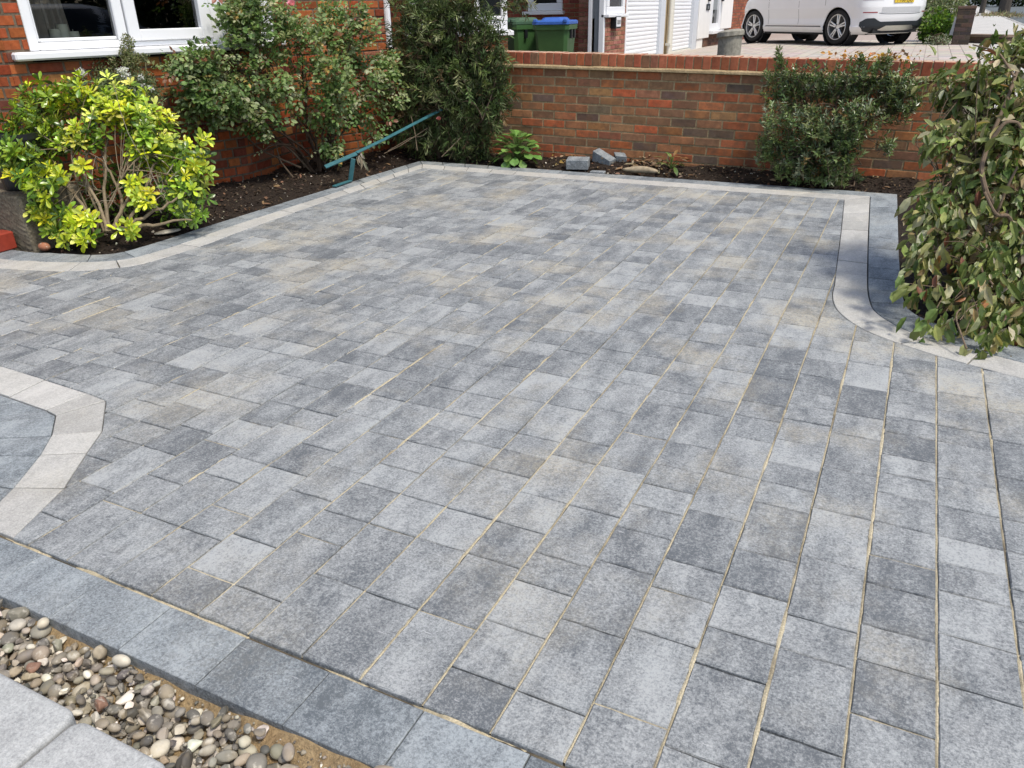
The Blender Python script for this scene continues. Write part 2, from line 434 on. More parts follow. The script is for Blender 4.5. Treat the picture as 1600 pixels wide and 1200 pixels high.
# ================================================================ SETTING: ground
def sheet(name, m, x0, x1, y0, y1, z, nx=1, ny=1, zf=None):
    xs = np.linspace(x0, x1, nx + 1); ys = np.linspace(y0, y1, ny + 1)
    X, Y = np.meshgrid(xs, ys); Z = np.full_like(X, z) if zf is None else zf(X, Y)
    V = np.stack([X, Y, Z], -1).reshape(-1, 3); w = nx + 1
    i = np.arange(ny)[:, None] * w; j = np.arange(nx)[None]
    F = np.stack([i + j, i + j + 1, i + w + j + 1, i + w + j], -1).reshape(-1, 4)
    mb = MB(); mb.add(V, F); return struct(mb.build(name, MT[m], smooth=nx > 1))

sheet('ground', 'earth', -300, 300, -100, 400, -.16)

# outline of the field of paving (metres; x across the drive, y along it)
LIN = [(-4.01, 6.19), (-3.93, 3.92), (-3.89, 3.5), (-3.895, 3.2), (-3.91, 3.01), (-3.95, 2.91), (-4.02, 2.83), (-4.12, 2.75), (-4.24, 2.685), (-4.4, 2.635), (-4.6, 2.59), (-5.2, 2.53), (-9, 2.45)]
LMID = [(-4.12, 6.37), (-4.09, 3.92), (-4.06, 3.5), (-4.065, 3.2), (-4.075, 3.06), (-4.11, 2.99), (-4.16, 2.94), (-4.24, 2.89), (-4.33, 2.845), (-4.45, 2.80), (-4.64, 2.75), (-5.2, 2.69), (-9, 2.61)]
LOUT = [(-4.24, 6.52), (-4.25, 3.92), (-4.235, 3.5), (-4.24, 3.22), (-4.25, 3.12), (-4.275, 3.06), (-4.32, 3.02), (-4.36, 2.995), (-4.43, 2.97), (-4.52, 2.95), (-4.68, 2.915), (-5.2, 2.86), (-9, 2.78)]
RIN = [(-.345, 6.19), (-.27, 5.08), (-.225, 4.35), (-.21, 4.13), (-.2, 3.93), (-.16, 3.74), (-.08, 3.59), (.01, 3.49), (.13, 3.41), (.26, 3.34), (.39, 3.29), (.56, 3.23), (1.0, 3.08), (1.5, 2.94), (3.4, 2.5)]
RMID = [(-.18, 6.37), (-.11, 5.08), (-.065, 4.35), (-.05, 4.13), (-.03, 3.95), (.0, 3.80), (.065, 3.68), (.14, 3.59), (.23, 3.53), (.33, 3.49), (.44, 3.45), (.60, 3.39), (1.04, 3.24), (1.54, 3.10), (3.44, 2.66)]
ROUT = [(0.0, 6.52), (.06, 5.08), (.095, 4.35), (.11, 4.13), (.125, 3.98), (.15, 3.88), (.2, 3.79), (.26, 3.73), (.33, 3.68), (.41, 3.63), (.5, 3.60), (.65, 3.55), (1.09, 3.40), (1.59, 3.26), (3.48, 2.82)]
OCT_O = [(-9, 1.75), (-3.6, 1.70), (-3.24, 1.683), (-2.95, 1.672), (-2.68, 1.66), (-2.555, 1.645), (-2.36, 1.475), (-2.275, 1.35), (-2.15, 1.175), (-2.05, .945)]
OCT_I = [(-9, 1.58), (-3.58, 1.54), (-3.235, 1.525), (-2.93, 1.51), (-2.70, 1.498), (-2.625, 1.485), (-2.50, 1.38), (-2.41, 1.275), (-2.30, 1.11), (-2.215, .945)]
OCT_C = [(-9, 1.30), (-3.6, 1.22), (-3.4, 1.20), (-3.2, 1.20), (-3.06, 1.19), (-3.0, 1.19), (-2.93, 1.14), (-2.86, 1.08), (-2.80, 1.0), (-2.77, .945)]
YF = .943
def smooth_(P, k=4):
    P = np.array(P, float); Q = np.vstack([2 * P[0] - P[1], P, 2 * P[-1] - P[-2]]); out = []
    for i in range(1, len(Q) - 2):
        p0, p1, p2, p3 = Q[i - 1:i + 3]
        for t_ in np.arange(k) / k:
            out.append(.5 * (2 * p1 + (p2 - p0) * t_ + (2 * p0 - 5 * p1 + 4 * p2 - p3) * t_ ** 2 + (3 * p1 - p0 - 3 * p2 + p3) * t_ ** 3))
    return [tuple(q_) for q_ in out] + [tuple(P[-1])]
RIN, RMID, ROUT = smooth_(RIN), smooth_(RMID), smooth_(ROUT)
LIN, LMID, LOUT = smooth_(LIN, 3), smooth_(LMID, 3), smooth_(LOUT, 3)
REGION = OCT_O + [(3.4, YF)] + RIN[::-1] + LIN

# soil of the three beds, heaped a little above the edging away from it
def bedd(X, Y):
    l = np.minimum(-4.25 - X, Y - 2.97); b = Y - 6.54
    r = np.minimum(X - .12, Y - (3.66 - .3 * (X - .44)))
    return np.maximum(np.maximum(l, b), r)
def soilz(X, Y):
    d = np.clip(bedd(X, Y), 0, .35)
    h = .5 * (np.sin(X * 9.1 + 1.3 * np.sin(Y * 7)) * np.sin(Y * 8.3 + 2)) + .3 * np.sin(X * 23 + Y * 17)
    return -.045 + .19 * d * (1 + .35 * h) + .004 * h
sheet('soil', 'soil', -6.6, 2.6, 2.3, 7.4, 0, 120, 70, soilz)
bs_ = MB()
for x_ in np.arange(-9, 3.4, .31):
    for y_ in np.arange(.79, 6.4, .7):
        P_ = clip_rect([(-9, .79), (3.4, .79)] + RMID[::-1] + [(-.2, 6.36), (-4.1, 6.36)] + LMID, x_, x_ + .31, y_, y_ + .7)
        if len(P_) > 2: bs_.add([(*q_, -.014) for q_ in P_], [list(range(len(P_)))])
struct(bs_.build('bedding_sand', MT['darkjoint']))

# the field of paving: courses along y, three block lengths, every block its own tone
PITCH, X0 = .1603, .2588
pv, js = MB(), MB()
k0 = int(math.floor((-9 - X0) / PITCH)); k1 = int(math.ceil((3.4 - X0) / PITCH))
for k in range(k0, k1):
    xa, xb = X0 + k * PITCH, X0 + (k + 1) * PITCH
    sp = clip_rect(REGION, xa - .005, xa + .005, YF, 6.6)
    if len(sp) > 2 and abs(area(sp)) > 1e-5:
        ya, yb = min(q[1] for q in sp), max(q[1] for q in sp); m_ = max(2, int((yb - ya) / .013)); yy = np.linspace(ya, yb, m_)
        nz_ = np.convolve(rng.normal(size=m_ + 40), np.ones(9) / 3, 'same')[20:20 + m_]; fine = rng.normal(size=(2, m_))
        spill = np.clip(np.convolve(rng.normal(size=m_ + 60), np.ones(21) / 4.6, 'same')[30:30 + m_] - 1.0, 0, 1.2)      # sand lying on the edges of the blocks
        wl_ = .0030 + .0005 * fine[0] + .0022 * spill; wr_ = .0030 + .0005 * fine[1] + .0018 * spill
        zc_ = np.clip(-.0042 + .0016 * nz_, -.0085, -.0012) * (1 - np.clip(spill * 2, 0, 1)) + .0014 * np.clip(spill * 2, 0, 1)
        V_ = np.concatenate([np.c_[xa - wl_, yy, zc_ - .0012], np.c_[np.full(m_, xa), yy, zc_ + .0004], np.c_[xa + wr_, yy, zc_ - .0012]])
        k_ = np.arange(m_ - 1); js.add(V_, np.concatenate([np.stack([k_, k_ + m_, k_ + m_ + 1, k_ + 1], 1), np.stack([k_ + m_, k_ + 2 * m_, k_ + 2 * m_ + 1, k_ + m_ + 1], 1)]))
    y = YF
    while y < 6.3:
        L = rng.choice([.12, .16, .24], p=[.36, .30, .34])
        P = clip_rect(REGION, xa + .0024, xb - .0024, y + .0019, y + L - .0019)
        if len(P) > 2 and abs(area(P)) > 4e-4:
            tone = float(np.clip(rng.normal(.47, .125), .16, .8))
            zt = rng.normal(0, .0007); tx, ty = rng.normal(0, .003, 2)
            if area(P) < 0: P = P[::-1]
            pp_ = []
            for i_ in range(len(P)):                     # edges are never quite straight
                A_, B_ = np.array(P[i_ - 1]), np.array(P[i_]); L_ = np.linalg.norm(B_ - A_); m_ = max(1, int(L_ / .035))
                nn_ = np.array([-(B_ - A_)[1], (B_ - A_)[0]]) / max(L_, 1e-6)
                for k_ in range(m_): pp_.append(A_ + (B_ - A_) * k_ / m_ + (nn_ * abs(rng.normal(0, .0006)) if k_ else 0))
            p = np.array(pp_); c = p.mean(0)
            ztop = zt + (p[:, 0] - c[0]) * tx + (p[:, 1] - c[1]) * ty
            n = len(p); nx_ = np.roll(p, -1, 0); pr = np.roll(p, 1, 0); e1 = unit(p - pr); e2 = unit(nx_ - p)
            n1 = np.c_[-e1[:, 1], e1[:, 0]]; bi = n1 + np.c_[-e2[:, 1], e2[:, 0]]; q = p + bi / np.maximum((bi * n1).sum(1), .4)[:, None] * .0022
            jit = rng.normal(0, .0007, (n, 2)); q = q + jit
            V = np.concatenate([np.c_[p, ztop * 0 - .05], np.c_[p, ztop - .0035], np.c_[q, ztop]])
            F = [[r_ * n + j, r_ * n + (j + 1) % n, r_ * n + n + (j + 1) % n, r_ * n + n + j] for r_ in (0, 1) for j in range(n)] + [[2 * n + j for j in range(n)]]
            pv.add(V, F, (tone, tone, tone))
            if rng.random() < .25:
                z = -.004 - .003 * rng.random(); js.add([[xa, y + L - .004, z], [xb, y + L - .004, z], [xb, y + L + .004, z], [xa, y + L + .004, z]], [[0, 1, 2, 3]])
        y += L
struct(pv.build('driveway_paving', MT['paver']))
xx_ = np.arange(-9, 3.4, .015); m_ = len(xx_); zz_ = -.0145 + .0030 * np.convolve(rng.normal(size=m_), np.ones(7) / 2.6, 'same')
V_ = np.concatenate([np.c_[xx_, np.full(m_, .934) - .0012 * rng.random(m_), zz_ + .001], np.c_[xx_, np.full(m_, .9405), zz_], np.c_[xx_, np.full(m_, .9465), zz_ + .0015]])
k_ = np.arange(m_ - 1); js.add(V_, np.concatenate([np.stack([k_, k_ + 1, k_ + m_ + 1, k_ + m_], 1), np.stack([k_ + m_, k_ + m_ + 1, k_ + 2 * m_ + 1, k_ + 2 * m_], 1)]))
struct(js.build('joint_sand', MT['joint']))

def resample(P, s):
    P = np.array(P, float); d = np.r_[0, np.cumsum(np.linalg.norm(np.diff(P, axis=0), axis=1))]
    return np.stack([np.interp(s, d, P[:, i]) for i in range(P.shape[1])], 1)
def band(mb, A, B, L, t0, t1, z=0., gap=.0030, jl=.0, depth=.07, cuts=None):
    """a row of blocks between two outlines that share their corner numbering; A is on the right of the run of B"""
    A = np.array(A, float); B = np.array(B, float); n = len(A)
    mid = (A + B) / 2; d = np.r_[0, np.cumsum(np.linalg.norm(np.diff(mid, axis=0), axis=1))]
    idx = np.arange(n)
    s = 0.
    E = [0.]
    while s < d[-1]:
        s += L * (1 + jl * rng.normal()); E.append(min(s, d[-1]))
    if cuts is not None: E = [float(np.interp(c, idx, d)) for c in cuts]
    for s0, s1 in zip(E[:-1], E[1:]):
        if s1 - s0 < .03: continue
        u = np.array([s0 + gap] + [q for q in d if s0 + .02 < q < s1 - .02] + [s1 - gap])
        t = np.interp(u, d, idx)
        a_ = np.stack([np.interp(t, idx, A[:, i]) for i in (0, 1)], 1); b_ = np.stack([np.interp(t, idx, B[:, i]) for i in (0, 1)], 1)
        w = unit(b_ - a_) * gap
        poly = np.concatenate([a_ + w, (b_ - w)[::-1]])
        if area(list(map(tuple, poly))) < 0: poly = poly[::-1]
        tone = float(np.clip(rng.normal(.5, .085), .25, .75))
        prism(mb, poly, -depth, z + rng.normal(0, .0008), (tone,) * 3, 0, .0025)

pale, dk = MB(), MB()
band(pale, LIN, LMID, .242, 0, 1, jl=.0); band(dk, LMID, LOUT, .242, 0, 1, jl=.02)
band(pale, RMID, RIN, .243, 0, 1); band(dk, ROUT, RMID, .21, 0, 1, jl=.12)
bx = [(x, 6.19) for x in np.linspace(-4.01, -.345, 6)]; bm = [(x, 6.37) for x in np.linspace(-4.12, -.18, 6)]; bo = [(x, 6.52) for x in np.linspace(-4.24, 0, 6)]
band(pale, bm, bx, .243, 0, 1); band(dk, bo, bm, .243, 0, 1)
band(pale, OCT_I, OCT_O, .2, 0, 1, cuts=[.5, .8, .9, .95, 1, 1.5, 2, 3, 4, 5, 6, 7, 8, 9], gap=.0026)
band(dk, OCT_C, OCT_I, .2, 0, 1, cuts=[.5, .9, 1, 2, 2.6, 3.3, 4, 5, 6, 7, 8, 9], z=-.004, gap=.002)
xs_ = -1.668 + .2437 * np.arange(-16, 21)
for xa, xb in zip(xs_[:-1], xs_[1:]):
    tone = float(np.clip(rng.normal(.50, .14), .15, .8)); zz = -.004 + .0012 * rng.normal() - .0025 * max(0, xa + 1.2)
    prism(dk, [(xa + .0013, .781), (xb - .0013, .781), (xb - .0013, .936), (xa + .0013, .936)], -.09, zz, (tone,) * 3, 0, .0018)
struct(pale.build('pale_edging', MT['pale'])); struct(dk.build('charcoal_edging', MT['edge']))
prism_in = MB(); prism(prism_in, [(-9, .945), (-2.78, .945), (-2.82, 1.0), (-3.02, 1.18), (-3.4, 1.195), (-9, 1.29)], -.06, -.009, (.45,) * 3)
struct(prism_in.build('island_paving', MT['edge']))

# gravel trench by the near edge: sand first, then stones
def trz(X, Y):
    h = np.sin(X * 17 + 2 * np.sin(Y * 21)) * np.sin(Y * 26 + 1) + .5 * np.sin(X * 47 + Y * 39)
    return -.070 + .02 * np.clip((X + 1.15) / .25, 0, 1.6) + .006 * h + .03 * np.clip((Y - .70) / .08, 0, 1)
sheet('trench_sand', 'sand', -2.6, .3, .30, .782, 0, 150, 40, trz)

def ico(sub=2):
    bm = bmesh.new(); bmesh.ops.create_icosphere(bm, subdivisions=sub, radius=1)
    V = np.array([v.co[:] for v in bm.verts]); F = np.array([[v.index for v in f.verts] for f in bm.faces]); bm.free(); return V, F
IV, IF = ico(3); GV, GF = ico(1)
def pebble(mb, c, r, flint, col):
    sx, sy, sz = (1, .55 + .4 * rng.random(), .45 + .3 * rng.random())
    small = r < .0095; V = GV.copy() if small else IV.copy()
    if flint:
        for _ in range(11):
            n = unit(rng.normal(size=3)); dd = .45 + .35 * rng.random(); e_ = V @ n; V = V - np.clip(e_ - dd, 0, None)[:, None] * n
        V *= 1 + .06 * np.sin(V @ rng.normal(size=3) * 5 + rng.random() * 6)[:, None]
    else:
        V *= 1 + .05 * np.sin(V @ rng.normal(size=3) * 2.2 + rng.random() * 6)[:, None]
    V = V * [sx, sy, sz] * r
    a_ = rng.random() * 6.28; tl = rng.normal(0, .35); ca, sa = math.cos(a_), math.sin(a_); ct, st = math.cos(tl), math.sin(tl)
    Rm = np.array([[ca, -sa, 0], [sa, ca, 0], [0, 0, 1]]) @ np.array([[1, 0, 0], [0, ct, -st], [0, st, ct]])
    col = np.asarray(col) * .45 + np.asarray(col).mean() * np.array([1.12, 1.0, .80]) * .55; mb.add(V @ Rm.T + c, GF if small else IF, col)
gv = MB()
PEB = [(2.4, (.14, .132, .115)), (2.6, (.24, .22, .18)), (2.2, (.37, .33, .25)), (2.2, (.60, .56, .47)), (.8, (.115, .115, .11)), (1.2, (.36, .27, .17)), (.5, (.36, .28, .21)), (1.2, (.26, .22, .15))]
placed = []; PL = np.zeros((6000, 4))
for lay in (0, 1):
    for _ in range(16000):
        x = rng.uniform(-2.3, -.45); y = rng.uniform(.52 if x > -1.1 else .56, .765)
        if x > -1.02: y = rng.uniform(.44, .76)
        sandy = float(y > .752 - .16 * max(0, x + 1.2) + rng.normal(0, .012))
        if rng.random() < sandy * .93 or (x > -.84 and rng.random() < .75): continue
        if y > .742 and rng.random() < .6: continue
        r = float(np.exp(rng.normal(math.log(.0178), .30)))
        A_ = PL[:len(placed)]
        if len(placed) > 5990 or np.any(((x - A_[:, 0]) ** 2 + (y - A_[:, 1]) ** 2 < (.64 * (r + A_[:, 2])) ** 2) & (A_[:, 3] == lay)): continue
        PL[len(placed)] = (x, y, r, lay); placed.append(1)
        z = float(trz(np.array(x), np.array(y))) + (.010 + .024 * lay)
        if lay and rng.random() < .2: continue
        pebble(gv, (x, y, z), r * (1 if lay else 1.05), rng.random() < .5, pick(PEB, 1, .2)[0])
for _ in range(2200):
    x = rng.uniform(-2.3, -.5); y = rng.uniform(.5, .77); pebble(gv, (x, y, float(trz(np.array(x), np.array(y))) + .003 + .022 * rng.random() * (x < -1.0)), .003 + .006 * rng.random() ** 2, True, pick(PEB, 1, .2)[0])
for _ in range(26):
    x = rng.uniform(-1.0, -.6); y = rng.uniform(.60, .70) - .1 * (x + 1.0); pebble(gv, (x, y, float(trz(np.array(x), np.array(y))) + .006), .010 + .012 * rng.random(), rng.random() < .5, pick(PEB, 1, .2)[0])
stuff(gv.build('gravel', MT['stone'], smooth=True), 'rounded pebbles and flints filling the trench by the paving', 'gravel')
CH = [(-1.335, .665, 'orange brick chip lying among pebbles close to the second charcoal slab'), (-1.575, .675, 'small rust orange brick chip among pebbles nearest the left edge'), (-1.185, .60, 'brown orange brick chip among pebbles beside the pale step end')]
for x, y, lb in CH:
    p_ = MB(); pebble(p_, (0, 0, 0), .021, True, (.34, .12, .055)); o = p_.build('brick_chip', MT['stone'], smooth=True)
    o.location = (x, y, float(trz(np.array(x), np.array(y))) + .046); tag(o, lb, 'brick chip', 'brick chips in the gravel')
p_ = MB(); lathe(p_, [(.002, .012), (.014, .011), (.021, .004), (.023, -.006), (.020, -.008), (.014, .004), (.002, .006)], (0, 0, 0), n=18, col=(.55, .52, .46))
o = p_.build('broken_shell', MT['stone'], smooth=True); q = gp(480, 1190, -.05); o.location = (q[0], q[1], -.052); o.rotation_euler = (.5, .3, 0)
tag(o, 'whitish hollow shell lying on the wet sand by the paving edge', 'shell')

# the two pale blocks of the step in the near corner
def rblock(name, lo, hi, label, bev=.016):
    bm = bmesh.new(); bmesh.ops.create_cube(bm, size=1)
    lo, hi = np.array(lo), np.array(hi)
    for v in bm.verts: v.co = Vector((lo + hi) / 2 + np.array(v.co) * (hi - lo))
    bmesh.ops.bevel(bm, geom=[e_ for e_ in bm.edges if abs((e_.verts[0].co - e_.verts[1].co).z) > .01], offset=.03, segments=5, profile=.5, affect='EDGES')
    bmesh.ops.bevel(bm, geom=[e_ for e_ in bm.edges if e_.verts[0].co.z > hi[2] - .001 and e_.verts[1].co.z > hi[2] - .001], offset=bev * .7, segments=4, profile=.5, affect='EDGES')
    V = np.array([v.co[:] for v in bm.verts]); bm.verts.index_update(); F = [[v.index for v in f.verts] for f in bm.faces]; bm.free()
    mb = MB(); mb.add(V, F, (.52, .52, .52)); o = mb.build(name, MT['slab']); tag(o, label, 'step block', 'pale step blocks'); return o
rblock('step_block', (-1.72, .12, -.10), (-1.292, .597, .05), 'pale grey concrete step block in the corner nearest the left edge')
rblock('step_block', (-1.286, .12, -.10), (-1.025, .591, .046), 'pale grey concrete step block at the end beside the pebbles')

# neighbour's ground beyond the wall
def nz(X, Y): return np.where(X < -3.6, .36 + .14 * np.clip((X + 5.2) / 1.6, 0, 1), .5)
sheet('neighbour_drive', 'earth', -8.5, 4, 7.2, 14.8, 0, 24, 20, lambda X, Y: .02 + .22 * np.clip((Y - 7.3) / 7, 0, 1) * np.clip((X + 7.5) / 4, 0, 1) - .06)
def fe(x): return 14.42 - .337 * (x + 2.76)                       # front edge of the forecourt
fb = MB()
for r_ in range(86):
    yb_ = 12.9 + r_ * .105
    for c_ in range(33):
        xb_ = -5.6 + c_ * .2 + .0
        if xb_ > .62: continue
        y0_ = yb_ + (.05 if c_ % 2 else 0); yl = max(y0_, fe(xb_)) if y0_ + .1 > fe(xb_) else None
        if yl is None: continue
        z0_, z1_ = float(nz(np.array(xb_), 0)), float(nz(np.array(xb_ + .19), 0))
        fb.add([[xb_, yl, z0_], [xb_ + .19, yl, z1_], [xb_ + .19, y0_ + .098, z1_], [xb_, y0_ + .098, z0_]], [[0, 1, 2, 3]], pick([(2, (.47, .42, .36)), (1, (.51, .46, .40)), (1, (.44, .395, .345))], 1, .06)[0])
struct(fb.build('forecourt_paving', MT['block']))
fm = MB(); xs_ = np.linspace(-5.6, .75, 14)
for xa, xb in zip(xs_[:-1], xs_[1:]):
    za, zb = float(nz(np.array(xa), 0)) - .006, float(nz(np.array(xb), 0)) - .006
    quad(fm, (xa, fe(xa), za), (xb, fe(xb), zb), (xb, 34, zb), (xa, 34, za), (.36, .30, .26))
    quad(fm, (xa, fe(xa) - .01, -.1), (xb, fe(xb) - .01, -.1), (xb, fe(xb) - .01, zb + .002), (xa, fe(xa) - .01, za + .002), (.12, .075, .06))
struct(fm.build('forecourt_base', MT['block']))
gz = lambda Y: np.where(Y > 14, .5 + .010 * (Y - 20), -.04 + .48 * np.clip((Y - 7.3) / 6.7, 0, 1))
sheet('pavement', 'pave', .76, 2.6, 7.3, 130, 0, 1, 140, lambda X, Y: gz(Y))
sheet('road', 'road', 2.62, 9, 0, 130, 0, 1, 140, lambda X, Y: gz(Y) - .12)
kb = MB(); kb.add([[2.5, 14, .44], [2.63, 14, .44], [2.63, 130, 1.6], [2.5, 130, 1.6], [2.63, 14, .3], [2.63, 130, 1.45]], [[0, 1, 2, 3], [1, 4, 5, 2]], (.42, .41, .39)); struct(kb.build('kerb', MT['pave']))

# ================================================================ walls of brick
RED = [(2.4, (.31, .078, .027)), (2, (.35, .108, .033)), (1.5, (.23, .056, .025)), (.6, (.37, .15, .05)), (.9, (.165, .046, .028)), (.25, (.26, .11, .065))]
MIXED = [(2.2, (.40, .13, .055)), (2.6, (.34, .15, .07)), (1.8, (.25, .13, .072)), (.9, (.155, .105, .078)), (1, (.45, .125, .05)), (1.2, (.39, .185, .085))]
PALEPINK = [(2, (.36, .16, .11)), (1, (.42, .21, .15)), (1, (.30, .12, .085))]
def brick_panel(mb, O, u, L, z0, z1, n, pal, flem=False, holes=(), course=.075, bl=.215, gap=.011, mdep=.005, bev=.003, ph=0., jit=.0015, cjit=.12):
    O = np.array([O[0], O[1], 0.]); u3 = np.array([u[0], u[1], 0.]); n3 = np.array([n[0], n[1], 0.])
    up = np.array([0, 0, 1.]); nc = int(math.ceil((z1 - z0) / course - .01))
    for j in range(nc):
        za, zb = z0 + j * course + gap / 2, min(z0 + (j + 1) * course - gap / 2, z1)
        zm = (za + zb) / 2
        hs = sorted([(h[0], h[1]) for h in holes if h[2] < zm < h[3]])
        segs = []; s = 0.
        for h in hs:
            if h[0] > s: segs.append((s, min(h[0], L)))
            s = max(s, h[1])
        if s < L: segs.append((s, L))
        for s0, s1 in segs:                               # mortar bed behind the faces
            a_ = O + u3 * s0 - n3 * mdep; b_ = O + u3 * s1 - n3 * mdep
            quad(mb, a_ + up * (za - gap / 2), b_ + up * (za - gap / 2), b_ + up * (zb + gap / 2), a_ + up * (zb + gap / 2), (.5, .5, .5), 1)
        x = -(j % 2) * (bl + gap) / 2 - ph; hd = (j % 2 == 0)
        if flem: x = -ph - (j % 2) * (bl * 1.5 + gap * 2) / 2
        while x < L:
            w = bl
            if flem: w = (bl - gap) / 2 if hd else bl; hd = not hd
            for s0, s1 in segs:
                a_, b_ = max(x, s0), min(x + w, s1)
                if b_ - a_ < .02: continue
                dz = rng.normal(0, jit); dn = rng.normal(0, jit)
                c = pick(pal, 1, cjit)[0]
                dn = float(np.clip(dn, -.002, .004)); base = O + n3 * dn
                def V(s_, z_, o_): return base + u3 * s_ + up * z_ + n3 * o_
                v = [V(a_, za, -mdep - .004), V(b_, za, -mdep - .004), V(b_, zb, -mdep - .004), V(a_, zb, -mdep - .004),
                     V(a_ + bev, za + bev + dz * .4, 0), V(b_ - bev, za + bev, 0), V(b_ - bev, zb - bev, 0), V(a_ + bev, zb - bev + dz * .4, 0)]
                mb.add(v, [[4, 5, 6, 7], [0, 1, 5, 4], [1, 2, 6, 5], [2, 3, 7, 6], [3, 0, 4, 7]], c, 0)
            x += w + gap

# garden wall between the two drives: parts brickwork, creasing strip, coping
WX, WY = -2.25, 7.05
wall = thing('garden_wall', 'low red and brown brick garden wall with brick-on-edge coping behind the paving', 'wall', (WX, WY, 0), rot=(0, .018, 0))
xl, xr = -2.72, 2.55                                   # in the wall's own frame
mb = MB()
NB = 11; ztop = .80 - .0
brick_panel(mb, (xl, 0), (1, 0), xr - xl, ztop - NB * .075, ztop, (0, -1), MIXED, mdep=.004)
brick_panel(mb, (xr, .215), (-1, 0), xr - xl, ztop - NB * .075, ztop, (0, 1), MIXED)
brick_panel(mb, (xr, 0), (0, 1), .215, ztop - NB * .075, ztop, (1, 0), MIXED)
boxb(mb, (xl, .006, ztop - .9), (xr - .006, .209, ztop - .001), mat=1)
mb.build('brickwork', [MT['wallbrick'], MT['mortar']], wall)
mb = MB(); xx = np.linspace(xl, xr + .02, 60)
jj = rng.normal(0, .0022, (60, 2))
for i in range(59):
    p0, p1 = [[(x_, -.030 + j_[0], ztop + .001), (x_, -.028 + j_[0], ztop + .018 + j_[1]), (x_, -.004, ztop + .030 + j_[1]), (x_, .235, ztop + .03)] for x_, j_ in ((xx[i], jj[i]), (xx[i + 1], jj[i + 1]))]
    for a_ in range(3): quad(mb, p0[a_], p1[a_], p1[a_ + 1], p0[a_ + 1])
    quad(mb, (xx[i], .235, ztop + .001), (xx[i + 1], .235, ztop + .001), p1[0], p0[0])
mb.build('mortar_fillet', MT['mortar'], wall)
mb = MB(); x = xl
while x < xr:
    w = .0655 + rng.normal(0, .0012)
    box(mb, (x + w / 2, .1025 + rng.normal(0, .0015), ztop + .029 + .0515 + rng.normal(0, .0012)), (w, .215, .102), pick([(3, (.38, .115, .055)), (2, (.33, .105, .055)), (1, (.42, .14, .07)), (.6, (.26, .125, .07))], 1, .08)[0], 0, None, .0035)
    mb.C[-1][1, :3] = mb.C[-1][1, :3] * .25 + np.array([.44, .345, .25])  # top faces paler: weathering, plus sunlight put into the colour
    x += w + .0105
boxb(mb, (xl, .003, ztop + .029), (xr, .204, ztop + .125), mat=1)
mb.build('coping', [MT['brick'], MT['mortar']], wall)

# ================================================================ the near house: a brick bay window and the front wall
UF = unit(np.array([.27, .963])); NF = np.array([UF[1], -UF[0]])
P0 = np.array([-5.18, 4.79])
A = P0 + UF * -1.30; B = P0 + UF * .34
UC = unit(np.array([-.15, .99])); NC = np.array([UC[1], -UC[0]]); D = B + UC * .80
UL = unit(np.array([-.872, -.49])); NL = np.array([-UL[1], UL[0]])       # near canted side runs away from A
E_ = A + UL * .8
F_ = np.array([-4.86, 7.02])
UM = unit(F_ - D); NM = np.array([UM[1], -UM[0]]); LM = np.linalg.norm(F_ - D)
house = thing('brick_house', 'orange red brick house with white framed bay window beside the flower bed', 'house', (A[0], A[1], 0))
HO = (A[0], A[1], 0)
ZS, ZT, ZW = 1.115, 2.35, 2.75
mb = MB()
brick_panel(mb, A, UF, 1.64, -.08, ZW, NF, RED, True, [(.155, 1.70, 1.045, ZT)], jit=.003, gap=.012, bl=.222, bev=.004)
brick_panel(mb, B, UC, .80, -.08, ZW, NC, RED, True, [(-.1, .70, 1.045, ZT)], jit=.003, gap=.012, bl=.222, bev=.004)
brick_panel(mb, E_, -UL, .8, -.08, ZW, NL, RED, True, jit=.003, gap=.012, bl=.222, bev=.004, ph=.1)
brick_panel(mb, D, UM, LM, -.08, 5.2, NM, RED, True, jit=.002, gap=.012, bl=.222, bev=.004)
UX = np.array([-1., 0.]); brick_panel(mb, F_, UX, 5, -.08, 5.2, (0, 1), RED, True, jit=.002)
brick_panel(mb, E_ - UF * 3, UF, 3, -.08, 5.2, NF, RED, True, [(.4, 1.5, -.1, 2.2)], jit=.002)
mb.build('brickwork', [MT['brick'], MT['oldmortar']], house, origin=HO)
mb = MB()                                                # roofs
def poly_(mb, P, z, col=(.5, .5, .5)): mb.add([(p[0], p[1], z) for p in P], [list(range(len(P)))], col)
poly_(mb, [E_ - NL * .05, A, B, D, D - NM * 1, E_ - NF * 1], ZW + .01, (.12, .12, .13))
mb.add([(*(E_ - UF * 3 + NF * .3), 5.2), (*(F_ + UF * .3 + NF * .3), 5.2), (*(F_ + UF * .3 - NF * 4), 7.5), (*(E_ - UF * 3 - NF * 4), 7.5)], [[0, 1, 2, 3]], (.13, .075, .06))
mb.build('roof', MT['chip'], house, origin=HO)
mb = MB()                                                # the room behind the bay
IN = .30
ro = [A + UF * .0 - NF * IN * .35, B - (NF + NC) * .08, D - NC * .1, D - NF * 3.2, A - NF * 3.2]
ro = [np.array(p) for p in ro]
for i in range(len(ro)):
    if i in (0, 1): continue
    a_, b_ = ro[i], ro[(i + 1) % len(ro)]; quad(mb, (*a_, .3), (*b_, .3), (*b_, 2.6), (*a_, 2.6))
poly_(mb, ro, .3); poly_(mb, ro[::-1], 2.6)
quad(mb, (*ro[0], .3), (*ro[1], .3), (*ro[1], 1.0), (*ro[0], 1.0)); quad(mb, (*ro[1], .3), (*ro[2], .3), (*ro[2], 1.0), (*ro[1], 1.0))
mb.build('room', MT['dark'], house, origin=HO)
